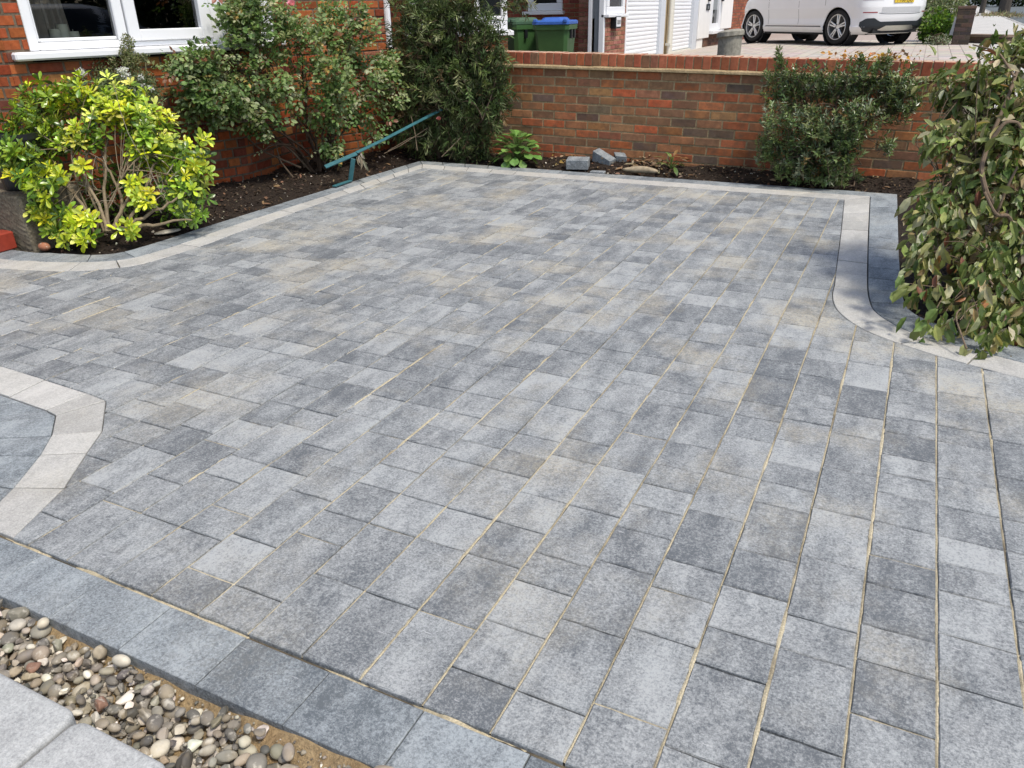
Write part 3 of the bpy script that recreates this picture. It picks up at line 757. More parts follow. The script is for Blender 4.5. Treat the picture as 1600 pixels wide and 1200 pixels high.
def bar(mb, O, u, n, s0, s1, z0, z1, o0, o1, bev=.006, mat=0):
    """a bar lying on the facade line O+u*s, from o0 (inside) to o1 (outside)"""
    u3 = np.array([u[0], u[1], 0]); n3 = np.array([n[0], n[1], 0.])
    c = np.array([O[0], O[1], 0]) + u3 * (s0 + s1) / 2 + n3 * (o0 + o1) / 2 + np.array([0, 0, (z0 + z1) / 2])
    box(mb, c, (s1 - s0, o1 - o0, z1 - z0), (.8, .8, .8), mat, [u3, n3, [0, 0, 1]], bev)
def pane_(mb, O, u, n, s0, s1, z0, z1, o):
    f = lambda s, z: (O[0] + u[0] * s + n[0] * o, O[1] + u[1] * s + n[1] * o, z)
    quad(mb, f(s0, z0), f(s1, z0), f(s1, z1), f(s0, z1))
O_ = A
fr = MB()
bar(fr, O_, UF, NF, .156, .225, ZS, ZT, -.09, -.012)              # left jamb
bar(fr, O_, UF, NF, .225, .775, ZS, ZS + .05, -.09, -.014)
bar(fr, O_, UF, NF, .240, .770, ZS + .052, ZS + .075, -.085, -.026)   # glazing bead
bar(fr, O_, UF, NF, .225, .240, ZS + .052, ZT, -.085, -.026)
bar(fr, O_, UF, NF, .775, .845, ZS, ZT, -.09, -.010)              # mullion
bar(fr, O_, UF, NF, .845, 1.58, ZS, ZS + .035, -.09, -.014)
bar(fr, O_, UF, NF, .852, .935, ZS + .037, ZT - .05, -.08, .008)        # opening casement
bar(fr, O_, UF, NF, .935, 1.43, ZS + .037, ZS + .115, -.08, .008)
bar(fr, O_, UF, NF, 1.43, 1.52, ZS + .037, ZT - .05, -.08, .008)
bar(fr, O_, UF, NF, 1.525, 1.645, ZS, ZT, -.09, -.008)            # corner post
bar(fr, O_, UF, NF, .225, 1.58, ZT - .05, ZT - .002, -.09, -.014)
bar(fr, B, UC, NC, .005, .055, ZS, ZT, -.09, -.010)
bar(fr, B, UC, NC, .055, .60, ZS, ZS + .06, -.09, -.014)
bar(fr, B, UC, NC, .60, .70, ZS, ZT, -.09, -.010)
bar(fr, B, UC, NC, .055, .60, ZT - .06, ZT - .002, -.09, -.014)
win = fr.build('window_frame', MT['upvc'], house, origin=HO)
gl = MB(); pane_(gl, O_, UF, NF, .235, .78, ZS + .06, ZT, -.055); gl.build('pane', MT['glass'], win, origin=HO)
gl = MB(); pane_(gl, O_, UF, NF, .93, 1.435, ZS + .1, ZT, -.045); gl.build('pane', MT['glass'], win, origin=HO)
gl = MB(); pane_(gl, B, UC, NC, .05, .605, ZS + .05, ZT, -.05); gl.build('pane', MT['glass'], win, origin=HO)
sl_ = MB()
bar(sl_, O_, UF, NF, .03, 1.655, 1.058, 1.112, -.09, .075, .012); bar(sl_, B, UC, NC, -.03, .74, 1.059, 1.111, -.09, .07, .012)
sl_.build('sill', MT['upvc'], win, origin=HO)
ct = MB()
for i in range(15):
    s = .24 + .011 * i; o = -.16 - .018 * math.sin(i * 1.9); 
    w_ = lambda s_, o_, z_: (A[0] + UF[0] * s_ + NF[0] * o_, A[1] + UF[1] * s_ + NF[1] * o_, z_)
    o2 = -.16 - .018 * math.sin((i + 1) * 1.9); sp_ = .006 * i
    quad(ct, w_(s + sp_ * 1.2, o, 1.12), w_(s + .011 + (sp_ + .006) * 1.2, o2, 1.12), w_(s + .011, o2, 2.4), w_(s, o, 2.4), (.3, .27, .22))
tag(ct.build('curtain', MT['cloth'], smooth=True), 'grey beige curtain hanging inside the bay window beside its left jamb', 'curtain')
for s, w, h, o, lb in ((.455, .075, .155, -.16, 'tallest-standing middle cream block candle on the bay window ledge'), (.395, .075, .125, -.145, 'cream block candle on the bay window ledge nearest the curtain'), (.515, .075, .105, -.14, 'shortest cream block candle on the bay window ledge')):
    cb = MB(); c_ = np.array([*(A + UF * s + NF * o), 0])
    lathe(cb, [(.001, h - .004), (w * .46, h - .002), (w * .5, h - .01), (w * .5, 0), (.001, 0)], (0, 0, 0), n=4 * 8, col=(.7, .7, .6))
    tube(cb, [(0, 0, h - .01), (.002, 0, h + .012)], .0015, (.1, .1, .1), 0, 5)
    ob = cb.build('candle', MT['cream'], smooth=False); ob.location = (c_[0], c_[1], 1.125); tag(ob, lb, 'candle', 'candles on the window ledge')
sb = MB(); poly_(sb, [A + UF * .15 - NF * .09, A + UF * 1.6 - NF * .09, A + UF * 1.6 - NF * .26, A + UF * .15 - NF * .26], 1.122); sb.build('window_board', MT['upvc'], house, origin=HO)

# things at the foot of the bay
q = pt(9, 120, 6.35)
mb = MB(); tube(mb, [(q[0], q[1], -.05), (q[0], q[1], 4.8)], .055, mat=0, sides=16)
for z in (.5, 1.6): tube(mb, [(q[0], q[1], z), (q[0], q[1], z + .06)], .064, sides=16)
tag(mb.build('drainpipe', MT['blackp'], smooth=False), 'black drainpipe standing at the corner of the bay left of its window', 'drainpipe')
q = pt(603, 12, 8.35)
mb = MB(); tube(mb, [(q[0], q[1], -.1), (q[0], q[1], 5)], .042, sides=14); tag(mb.build('drainpipe', MT['upvc']), 'white drainpipe at the far corner of the orange brick house behind the dark shrub', 'drainpipe')
mb = MB()
def rough_box(mb, lo, hi, col, n=7, amp=.008):
    lo, hi = np.array(lo, float), np.array(hi, float)
    bm = bmesh.new(); bmesh.ops.create_cube(bm, size=1); bmesh.ops.subdivide_edges(bm, edges=bm.edges, cuts=n, use_grid_fill=True)
    V = np.array([v.co[:] for v in bm.verts]); bm.verts.index_update(); F = [[v.index for v in f.verts] for f in bm.faces]; bm.free()
    V = np.sign(V) * np.minimum(np.abs(V), .5); rr = np.clip((np.abs(V) > .499).sum(1) - 1, 0, 2); W = (lo + hi) / 2 + V * (hi - lo) * (1 - .018 * rr[:, None])
    W += amp * np.sin(W @ rng.normal(size=(3, 3)) * 30) + amp * .6 * rng.normal(size=W.shape)
    mb.add(W, F, col)
rough_box(mb, (-5.75, 2.93, -.05), (-4.86, 3.35, .33), (.16, .14, .10), 24, .0018); tag(mb.build('concrete_block', MT['conc']), 'weathered pebbly concrete block at the foot of the yellow shrub', 'concrete block')
mb = MB(); q = (-5.08, 3.13, .335)
lathe(mb, [(.001, .01), (.115, .0), (.15, .30), (.165, .30), (.165, .335), (.150, .335), (.135, .29), (.001, .28)], q, n=28); tag(mb.build('flower_pot', MT['blackp'], smooth=False), 'black plastic flower pot standing on the concrete block', 'flower pot')
for i, (x, y, z, lb) in enumerate(((-5.02, 2.80, .0, 'red painted brick nearest the corner of the concrete block'), (-5.14, 2.80, .0, 'red painted brick second from the corner of the concrete block'), (-5.26, 2.80, .0, 'red painted brick third from the corner of the concrete block'))):
    mb = MB(); box(mb, (0, 0, .056), (.108, .21, .112), (.30, .045, .025), 0, None, .008); ob = mb.build('red_brick', MT['redpaint']); ob.location = (x, y, z); tag(ob, lb, 'brick', 'red painted bricks')

# ================================================================ beyond the wall
def onX(px, py, X):
    d = RW @ np.array([(px - 800) / FPX, (py - 600) / FPX, 1]); return d * (X / d[0]) + CAMPOS
def onY(px, py, Y):
    d = RW @ np.array([(px - 800) / FPX, (py - 600) / FPX, 1]); return d * (Y / d[1]) + CAMPOS
XG = -5.13
nh = thing('garage_house', 'red brick house with grey door and white roller garage door beyond the wall', 'house', (XG, 15.2, 0)); NO = (XG, 15.2, 0)
YF1 = 15.2
wl, wr = onY(825, 10, YF1)[0], onY(879, 10, YF1)[0]; zs1 = onY(850, 23, YF1)[2]
pl, pr_ = onY(904, 40, 14.7)[0], onY(919.5, 40, 14.7)[0]
prd = onY(919.5, 40, 14.13)[0]
mb = MB()
DKRED = [(2, (.27, .075, .045)), (1.5, (.33, .10, .055)), (1, (.20, .06, .045))]
brick_panel(mb, (-9.2, YF1), (1, 0), 4.06, -.1, 4.6, (0, -1), DKRED, holes=[(wl + 9.2, wr + 9.2, zs1 + .06, 2.3)], bev=0.002, mdep=.008)
brick_panel(mb, (pl, 14.7), (1, 0), pr_ - pl, -.1, 4.6, (0, -1), PALEPINK, mdep=.008)
brick_panel(mb, (pr_, 14.7), (0, 1), .5, -.1, 4.6, (1, 0), PALEPINK)
brick_panel(mb, (XG, 14.12), (0, 1), 1.10, .1, 4.6, (1, 0), PALEPINK, holes=[(.0, .98, 1.16, 2.2)], mdep=.008, gap=.014)
brick_panel(mb, (XG, 15.22), (0, 1), 5.6, 2.35, 4.6, (1, 0), PALEPINK, mdep=.008)
boxb(mb, (XG - .25, 14.13, 0), (XG - .012, 15.2, 1.15), mat=1); boxb(mb, (XG - .25, 17.52, 0), (XG - .012, 18.42, 2.4), mat=1)
mb.build('brickwork', [MT['brick'], MT['mortar']], nh, origin=NO)
mb = MB(); mb.add([(-9.2, 14.0, 4.6), (XG + .3, 14.0, 4.6), (XG + .3, 21, 4.6), (-9.2, 21, 4.6), (-7.2, 14.0, 6.8), (-7.2, 21, 6.8)], [[0, 1, 4], [1, 2, 5, 4], [2, 3, 5], [3, 0, 4, 5], [0, 3, 2, 1]], (.13, .07, .055)); mb.build('roof', MT['chip'], nh, origin=NO)
mb = MB()
boxb(mb, (wl, YF1 - .02, zs1 + .07), (wr, YF1 + .06, zs1 + .20), bev=.01); boxb(mb, (wl, YF1 - .02, zs1 + .201), (wl + .12, YF1 + .06, 2.3), bev=.01); boxb(mb, (wr - .12, YF1 - .02, zs1 + .201), (wr, YF1 + .06, 2.3), bev=.01)
w_ = mb.build('window', MT['upvc'], nh, origin=NO)
mb = MB(); boxb(mb, (wl - .09, YF1 - .10, zs1), (wr + .05, YF1 + .05, zs1 + .06), bev=.008); mb.build('sill', MT['upvc'], w_, origin=NO)
mb = MB(); boxb(mb, (wl + .12, YF1 + .01, zs1 + .2), (wr - .12, YF1 + .02, 2.3)); mb.build('pane', MT['carglass'], w_, origin=NO)
mb = MB(); boxb(mb, (XG - .03, 14.13, 1.215), (XG + .03, 15.08, 1.33), bev=.008); boxb(mb, (XG - .03, 14.13, 1.331), (XG + .03, 14.24, 2.2), bev=.008); boxb(mb, (XG - .03, 14.97, 1.331), (XG + .03, 15.08, 2.2), bev=.008)
w_ = mb.build('window', MT['upvc'], nh, origin=NO)
mb = MB(); boxb(mb, (XG - .06, 14.05, 1.16), (XG + .09, 15.14, 1.212), bev=.008); mb.build('sill', MT['upvc'], w_, origin=NO)
mb = MB(); boxb(mb, (XG - .02, 14.24, 1.33), (XG - .01, 14.97, 2.2)); mb.build('pane', MT['carglass'], w_, origin=NO)
GREYD = plain('grey_door_paint', (.24, .26, .27), .5, .4)
mb = MB(); boxb(mb, (prd, 14.10, 0), (prd + .07, 14.18, 2.2), bev=.01); boxb(mb, (XG - .10, 14.05, 0), (XG - .001, 14.119, 2.3), bev=.01)
d_ = mb.build('door_frame', MT['upvc'], nh, origin=NO)
mb = MB(); boxb(mb, (prd + .07, 14.13, .05), (XG - .2, 14.16, 2.15), bev=.004); boxb(mb, (XG - .2, 14.11, .05), (XG - .1, 14.17, 2.2), bev=.004); boxb(mb, (prd + .12, 14.12, 1.05), (prd + .2, 14.128, 1.09)); boxb(mb, (XG - .21, 14.105, .05), (XG - .195, 14.12, .85), mat=1)
mb.build('door', [GREYD, MT['blackp']], d_, origin=NO)
def roller(nm, y0, y1, zb, par, org):
    mb = MB(); z = zb
    while z < 2.3:
        pr = [(0, 0), (.012, .006), (.016, .03), (.012, .058), (.002, .066), (.002, .075)]
        for a_, b_ in zip(pr[:-1], pr[1:]):
            quad(mb, (XG - .06 + a_[0], y0, z + a_[1]), (XG - .06 + a_[0], y1, z + a_[1]), (XG - .06 + b_[0], y1, z + b_[1]), (XG - .06 + b_[0], y0, z + b_[1]))
        z += .0765
    return mb.build(nm, MT['upvc'], par, origin=org)
roller('roller_door', 15.29, 17.47, .34, nh, NO)
GREYF = plain('pale_grey_frame', (.55, .58, .62), .5, .4)
mb = MB(); boxb(mb, (XG - .07, 15.222, .2), (XG + .01, 15.288, 2.35), bev=.005); boxb(mb, (XG - .07, 17.472, .2), (XG + .015, 17.56, 2.35), mat=1, bev=.005); boxb(mb, (XG - .06, 17.562, .2), (XG + .0, 17.86, 2.35), mat=1, bev=.005); boxb(mb, (XG - .1, 15.2, 2.28), (XG + .012, 17.55, 2.349), bev=.005)
mb.build('garage_frame', [MT['upvc'], GREYF], nh, origin=NO)
CREAM = plain('cream_paint', (.62, .60, .52), .6, .3)
mb = MB(); tube(mb, [(XG + .07, 18.0, .2), (XG + .07, 18.0, 4.4)], .045, sides=14); boxb(mb, (XG + .01, 17.93, .55), (XG + .115, 18.07, .6))
tag(mb.build('drainpipe', CREAM), 'cream drainpipe between the two white roller garage doors', 'drainpipe')
mb = MB(); boxb(mb, (-.035, -.14, -.10), (.06, .14, .10), mat=0, bev=.008); boxb(mb, (.0605, -.11, -.07), (.066, .125, .085), mat=1, bev=.002); boxb(mb, (.0662, -.085, -.03), (.0675, .10, .04), mat=2)
q = onX(958, 35, XG); ob = mb.build('post_box', [MT['blackp'], MT['upvc'], MT['silver']]); ob.location = (XG + .04, q[1], q[2]); tag(ob, 'small black and silver post box on the brick pier below the side window', 'post box')

ph = thing('porch_house', 'white rendered porch house with second roller garage door and glazed white door beside the car', 'house', (XG, 20, 0)); PO = (XG, 20, 0)
roller('roller_door', 18.48, 20.16, .41, ph, PO)
mb = MB(); boxb(mb, (XG - .07, 18.16, .2), (XG + .02, 18.474, 2.35), mat=1, bev=.005); boxb(mb, (XG - .07, 20.162, .3), (XG + .03, 20.56, 2.35), bev=.005); boxb(mb, (XG - .3, 18.3, .3), (XG + .01, 20.3, .40), mat=1); mb.build('garage_frame', [GREYF, CREAM], ph, origin=PO)
mb = MB()
boxb(mb, (XG - .4, 20.565, .58), (XG + .06, 21.72, 4.3), bev=.01); boxb(mb, (XG - .4, 23.02, .74), (XG + .06, 24.35, 4.3), bev=.01); boxb(mb, (XG - .4, 21.721, 2.5), (XG + .05, 23.019, 4.3)); boxb(mb, (XG - .4, 20.6, .3), (XG + .03, 21.2, .575))
mb.build('wall', MT['render'], ph, origin=PO)
mb = MB(); brick_panel(mb, (XG + .02, 21.2), (0, 1), 3.1, .3, .73, (1, 0), [(1, (.16, .075, .05)), (1, (.11, .06, .045))]); boxb(mb, (XG - .3, 21.2, .3), (XG + .01, 24.3, .72), mat=1)
brick_panel(mb, (XG + .0, 24.36), (0, 1), 7, .3, 4.3, (1, 0), [(2, (.30, .095, .05)), (1, (.24, .08, .05)), (1, (.36, .13, .07))], gap=.012)
mb.build('brickwork', [MT['brick'], MT['oldmortar']], ph, origin=PO)
mb = MB(); boxb(mb, (XG - .08, 21.76, .74), (XG + .05, 22.0, 2.45), bev=.006); boxb(mb, (XG - .08, 22.72, .74), (XG + .05, 22.98, 2.45), bev=.006); boxb(mb, (XG - .08, 22.001, .74), (XG + .04, 22.719, .9), bev=.006); boxb(mb, (XG - .2, 21.73, .66), (XG + .16, 23.0, .735), bev=.005)
d_ = mb.build('door_frame', MT['upvc'], ph, origin=PO)
mb = MB(); boxb(mb, (XG - .02, 22.0, .9), (XG - .01, 22.72, 1.22), mat=1); boxb(mb, (XG - .02, 22.0, 1.221), (XG - .01, 22.72, 2.4)); mb.build('door', [GREYD, MT['carglass']], d_, origin=PO)
mb = MB(); boxb(mb, (0, -.17, -.07), (.02, .17, .07), (.1, .1, .1), 0, .004); boxb(mb, (.0205, -.09, -.04), (.024, .06, .03), mat=1)
q = onX(1106, 11, XG + .06); ob = mb.build('house_plaque', [MT['trim'], MT['silver']]); ob.location = (XG + .061, q[1], q[2]); tag(ob, 'small dark grey square plaque on the white porch wall', 'plaque')
for px, lb in ((1107, 'dark wall lamp on the white porch left of its glazed door'), (1128, 'dark wall lamp on the white porch right of its glazed door')):
    q = onX(px, 2, XG + .06); mb = MB(); boxb(mb, (0, -.06, 0), (.05, .06, .05), bev=.006); lathe(mb, [(.001, .04), (.06, .045), (.075, .06), (.07, .22), (.03, .27), (.001, .28)], (.1, 0, 0), n=12)
    ob = mb.build('wall_lamp', MT['trim']); ob.location = (XG + .061, q[1], q[2]); tag(ob, lb, 'wall lamp', 'wall lamps by the porch door')

# neighbour's white bay window, seen through the dark shrub
bh = thing('bay_house', 'orange brick house with white bay window behind the dark shrub', 'house', (-6.6, 11.2, 0)); BO = (-6.6, 11.2, 0)
K1 = pt(793, 45, 11.2)[:2]; K2 = pt(742, 45, 11.0)[:2]; K0 = pt(640, 45, 11.6)[:2]
K3 = K1 + np.array([-.55, 1.0])
zb_ = pt(770, 49, 11.1)[2]
mb = MB(); wmb = MB(); smb = MB(); gmb = MB()
for a_, b_ in ((K0, K2), (K2, K1), (K1, K3)):
    u_ = unit(b_ - a_); n_ = np.array([u_[1], -u_[0]]); L_ = np.linalg.norm(b_ - a_)
    brick_panel(mb, a_, u_, L_, -.1, zb_ - .06, n_, [(2, (.44, .17, .07)), (1, (.50, .23, .11)), (1, (.36, .12, .05))])
    bar(wmb, a_, u_, n_, .0, L_, zb_ + .001, zb_ + .13, -.08, .0, .008); bar(wmb, a_, u_, n_, 0, .09, zb_ + .131, 2.4, -.08, 0, .008); bar(wmb, a_, u_, n_, L_ - .09, L_, zb_ + .131, 2.4, -.08, 0, .008); bar(wmb, a_, u_, n_, .10, L_ - .10, zb_ + .132, zb_ + .20, -.07, .008, .008)
    bar(smb, a_, u_, n_, -.05, L_ + .05, zb_ - .06, zb_, -.05, .09, .008)
    pane_(gmb, a_, u_, n_, .09, L_ - .09, zb_ + .19, 2.4, -.04)
    brick_panel(mb, a_, u_, L_, 2.41, 3.0, n_, RED)
KW = K0 + unit(K0 - K2) * 3
brick_panel(mb, KW, unit(K0 - KW), 3, -.1, 4.5, np.array([unit(K0 - KW)[1], -unit(K0 - KW)[0]]), RED)
brick_panel(mb, K3, (-1, 0), 1.5, -.1, 4.5, (0, 1), RED)
mb.build('brickwork', [MT['brick'], MT['mortar']], bh, origin=BO)
w_ = wmb.build('window_frame', MT['upvc'], bh, origin=BO); smb.build('sill', MT['upvc'], w_, origin=BO); gmb.build('pane', MT['carglass'], w_, origin=BO)

# wheelie bins
def bin_(px, py, zc, yaw, lidm, label, marks):
    q = pt(px, py, zc); z0 = q[2] - 1.02
    t = thing('wheelie_bin', label, 'wheelie bin', (q[0], q[1], z0), 'wheelie bins', (0, 0, yaw))
    mb = MB()
    def ring(w, d, z, r=.05): return [(-w + r, -d, z), (w - r, -d, z), (w, -d + r, z), (w, d - r, z), (w - r, d, z), (-w + r, d, z), (-w, d - r, z), (-w, -d + r, z)]
    R_ = [ring(.21, .24, .03), ring(.24, .28, .5), ring(.268, .325, .925), ring(.29, .35, .93), ring(.293, .355, 1.0), ring(.28, .34, 1.0)]
    V = np.array([p for r_ in R_ for p in r_]); F = [[i * 8 + j, i * 8 + (j + 1) % 8, i * 8 + 8 + (j + 1) % 8, i * 8 + 8 + j] for i in range(5) for j in range(8)]
    mb.add(V, F + [list(range(40, 48))])
    boxb(mb, (-.165, -.291, .25), (.165, -.262, .84), bev=.012)
    for y in (-.12, .1): boxb(mb, (.262, y - .025, .80), (.30, y + .025, .93), mat=1)
    if marks:
        x = -.15
        for k in range(12):
            w = .014 + .008 * rng.random()
            if k != 7: boxb(mb, (x, -.2935, .585), (x + w, -.2905, .605), mat=2)
            x += w + .006
    mb.build('body', [MT['binp'], MT['blackp'], MT['upvc']], t)
    mb = MB()
    R_ = [ring(.285, .35, 1.002), ring(.298, .37, 1.006), ring(.298, .37, 1.045), ring(.275, .345, 1.06), ring(.19, .24, 1.065), ring(.16, .2, 1.10), ring(.13, .17, 1.105)]
    V = np.array([p for r_ in R_ for p in r_]); F = [[i * 8 + j, i * 8 + (j + 1) % 8, i * 8 + 8 + (j + 1) % 8, i * 8 + 8 + j] for i in range(6) for j in range(8)]
    mb.add(V, F + [list(range(48, 56))])
    for x in (-.24, .24): boxb(mb, (x - .03, -.39, 1.03), (x + .03, -.31, 1.085), bev=.012)
    tube(mb, [(-.22, .40, 1.0), (.22, .40, 1.0)], .016, sides=8)
    mb.build('lid', lidm, t)
    for x in (-.25, .25):
        mb = MB(); lathe(mb, [(.02, -.03), (.09, -.03), (.1, -.02), (.1, .02), (.09, .03), (.02, .03)], (x, .29, .1), (1, 0, 0), 20); mb.build('wheel', MT['rubber'], t)
bin_(868, 36, 12.3, .17, MT['bluelid'], 'green wheelie bin with blue lid behind the garden wall', True)
bin_(815, 36, 12.75, -.5, MT['greylid'], 'green wheelie bin with dull green lid left of the blue lidded one', False)

q = pt(1137, 100, 11.2)
mb = MB(); lathe(mb, [(.001, .46), (.10, .462), (.168, .445), (.185, .43), (.188, .37), (.17, .355), (.163, .33), (.158, -.5)], (0, 0, 0), n=26, col=(.30, .285, .235))
V = mb.V[0]; V += .006 * np.sin(V @ np.array([[40, 9, 3], [11, 37, 5], [2, 3, 9]])); V[:, 2] += np.where(V[:, 2] > .34, V[:, 0] * .12, 0)
ob = mb.build('wooden_bollard', MT['wood'], smooth=False); ob.location = (q[0], q[1], q[2]); tag(ob, 'weathered grey wooden bollard with rimmed top standing behind the wall', 'bollard')

# ---------------------------------------------------------------- the white car
def make_car(loc, yaw, label, paint):
    t = thing('parked_car', label, 'car', loc, None, (0, 0, yaw))
    zk = [.20, .24, .30, .345, .362, .50, .70, .85, .93, 1.0, 1.06, 1.3, 1.5, 1.58, 1.62]
    wk = [.82, .86, .892, .900, .884, .872, .910, .918, .912, .895, .865, .77, .67, .60, .40]
    fk = [1.98, 2.04, 2.10, 2.13, 2.14, 2.165, 2.16, 2.10, 2.0, 1.75, 1.10, .62, .2, -.0, -.3]
    rk = [-1.96, -2.02, -2.08, -2.12, -2.125, -2.155, -2.165, -2.15, -2.135, -2.12, -2.09, -2.05, -1.9, -1.8, -1.5]
    W = lambda z: np.interp(z, zk, wk); XF = lambda z: np.interp(z, zk, fk); XR = lambda z: np.interp(z, zk, rk)
    CR, QR, CF, QF = .42, 2.7, .85, 2.3
    def rearx(y, z):
        s = min(abs(y) / W(z), .9999); return XR(z) + CR * (1 - (1 - s ** QR) ** (1 / QR))
    def outline(z):
        w, f, r_ = W(z), XF(z), XR(z)
        cf = min(CF, (f - r_) * .4)
        tt = np.linspace(0, math.pi / 2, 16)
        rear = [(r_ + CR * (1 - math.cos(q) ** (2 / QR)), w * math.sin(q) ** (2 / QR)) for q in tt]
        front = [(f - cf + cf * math.cos(q) ** (2 / QF), w * math.sin(q) ** (2 / QF)) for q in tt[::-1]]
        side = [(x, w) for x in np.linspace(r_ + CR, f - cf, 122)[1:-1]]
        left = rear + side + front
        return np.array(left + [(x, -y) for x, y in left[::-1][1:-1]])
    zs = np.concatenate([np.arange(.20, 1.06, .02), [.345, .362], np.linspace(1.06, 1.6, 16), [1.62]]); zs = np.unique(np.round(zs, 4))
    Vs = [np.c_[outline(z), np.full(len(outline(z)), z)] for z in zs]; n = len(Vs[0]); nz_ = len(zs)
    V = np.array(Vs); RA = .392
    inside = np.zeros((nz_, n), bool)
    for cx in (1.335, -1.335):
        dx = V[..., 0] - cx; dz = V[..., 2] - .335; rr = np.hypot(dx, dz); side = np.abs(V[..., 1]) > .5
        ins = (rr < RA) & side; inside |= ins
        sc_ = RA / np.maximum(rr, 1e-4)
        V[..., 0] = np.where(ins, cx + dx * sc_, V[..., 0]); V[..., 2] = np.where(ins, np.maximum(.335 + dz * sc_, .19), V[..., 2])
    mb = MB(); F = []; Mi = []
    for i in range(nz_ - 1):
        for j in range(n):
            j2 = (j + 1) % n
            if inside[i, j] and inside[i, j2] and inside[i + 1, j] and inside[i + 1, j2]: continue
            F.append([i * n + j, i * n + j2, (i + 1) * n + j2, (i + 1) * n + j])
            zz = zs[i]; xm = V[i, j, 0]; Mi.append(1 if 1.08 < zz < 1.5 and not any(abs(xm - p) < .05 for p in (-.05, -1.25)) else 0)
    F.append([(nz_ - 1) * n + j for j in range(n)]); Mi.append(0)
    mb.add(V.reshape(-1, 3), F, (.7, .7, .7)); mb.Mi[-1] = np.array(Mi)
    for cx in (1.335, -1.335):
        for sy in (1, -1):
            an = np.linspace(-.12, math.pi + .12, 26)
            tube(mb, [(cx + RA * math.cos(q), sy * (W(.335 + RA * math.sin(q)) - .006), .335 + RA * math.sin(q)) for q in an], .014, sides=6)
    mb.build('body', [paint, MT['carglass']], t, smooth=True)
    mb = MB()                                                     # underside and wheel wells
    boxb(mb, (-1.9, -.62, .19), (1.95, .62, .9)); boxb(mb, (-.93, -.85, .19), (.93, .85, .26)); boxb(mb, (-2.05, -.6, .22), (-1.6, .6, .5))
    for cx in (1.335, -1.335):
        for sy in (1, -1): lathe(mb, [(.39, sy * .60), (.39, sy * .86), (.41, sy * .86)], (cx, 0, .335), (0, 1, 0), 28)
    mb.build('underbody', MT['rubber'], t)
    for cx in (1.335, -1.335):
        for sy in (1, -1):
            wr_ = MB(); lathe(wr_, [(.245, -.1), (.30, -.112), (.333, -.10), (.341, -.07), (.341, .07), (.333, .10), (.30, .112), (.245, .1)], (cx, sy * .77, .341), (0, sy, 0), 40, closed=False)
            w_ = wr_.build('wheel', MT['rubber'], t, smooth=True)
            rm = MB(); c = np.array([cx, sy * .77, .341])
            lathe(rm, [(.25, .098), (.243, .112), (.232, .108), (.222, .06), (.215, -.08)], c, (0, sy, 0), 40)
            lathe(rm, [(.001, .075), (.04, .078), (.055, .06), (.06, .0)], c, (0, sy, 0), 20)
            lathe(rm, [(.001, .0), (.20, -.02), (.21, -.05)], c, (0, sy, 0), 24, mat=1)
            for k in range(5):
                for o_ in (-.135, .135):
                    q = math.pi / 2 + k * 2 * math.pi / 5
                    p0 = np.array([math.cos(q + o_ * 1.8) * .05, 0, math.sin(q + o_ * 1.8) * .05]); p1 = np.array([math.cos(q + o_) * .238, 0, math.sin(q + o_) * .238])
                    d_ = p1 - p0; L_ = np.linalg.norm(d_); d_ = d_ / L_; s_ = np.cross(d_, [0, 1, 0])
                    box(rm, c + (p0 + p1) / 2 + np.array([0, sy * .078, 0]), (L_, .032, .026), (.6, .6, .6), 0, [d_, s_, [0, 1, 0]], .006)
            rm.build('rim', [MT['silver'], MT['blackp']], w_, smooth=False)
    def rpatch(ys, zlo, zhi, off, nm, m, k=10):
        mb = MB(); V = []
        for y in ys:
            a_, b_ = zlo(y), zhi(y)
            for z in np.linspace(a_, b_, k):
                V.append((rearx(y, z) - off, y, z))
        i = np.arange(len(ys) - 1)[:, None] * k; j = np.arange(k - 1)[None]
        F = np.stack([i + j, i + j + 1, i + k + j + 1, i + k + j], -1).reshape(-1, 4)
        mb.add(V, F); return mb.build(nm, m, t, smooth=True)
    ys = np.linspace(-.845, .845, 61)
    hi = lambda y: float(np.interp(abs(y), [0, .5, .56, .64, .78, .85], [.435, .435, .46, .505, .50, .43]))
    lo = lambda y: float(np.interp(abs(y), [0, .45, .62, .75, .85], [.27, .27, .235, .26, .36]))
    rpatch(ys, lo, hi, .010, 'bumper_trim', MT['trim'])
    ys2 = np.linspace(-.50, .50, 21)
    rpatch(ys2, lambda y: float(np.interp(abs(y), [0, .50], [.262, .262])), lambda y: float(np.interp(abs(y), [0, .36, .50], [.36, .36, .275])), .022, 'skid_plate', MT['silver'], 4)
    for sy in (1, -1):
        yr = np.linspace(.60, .84, 10) * sy
        rpatch(yr, lambda y: .600, lambda y: .617, .006, 'reflector', MT['red'], 3)
        rpatch(np.linspace(.50, .87, 14) * sy, lambda y: .835, lambda y: .97, .007, 'tail_light', MT['red'], 5)
        ex = MB(); lathe(ex, [(.028, .0), (.036, .0), (.036, .12), (.028, .12), (.028, .0)], (rearx(.56, .27) - .025, sy * .56, .268), (1, 0, 0), 18); ex.build('exhaust_pipe', MT['blackp'], t)
    rpatch(np.linspace(-.56, .56, 30), lambda y: .572 + .018 * (abs(y) / .56) ** 6, lambda y: .580 + .018 * (abs(y) / .56) ** 6, .003, 'tailgate_seam', MT['trim'], 2)
    gp_ = rpatch(np.linspace(-.52, .52, 24), lambda y: .60, lambda y: .70, .0025, 'tailgate_panel', plain('shaded_car_paint', (.50, .51, .52), .3, .5), 4)
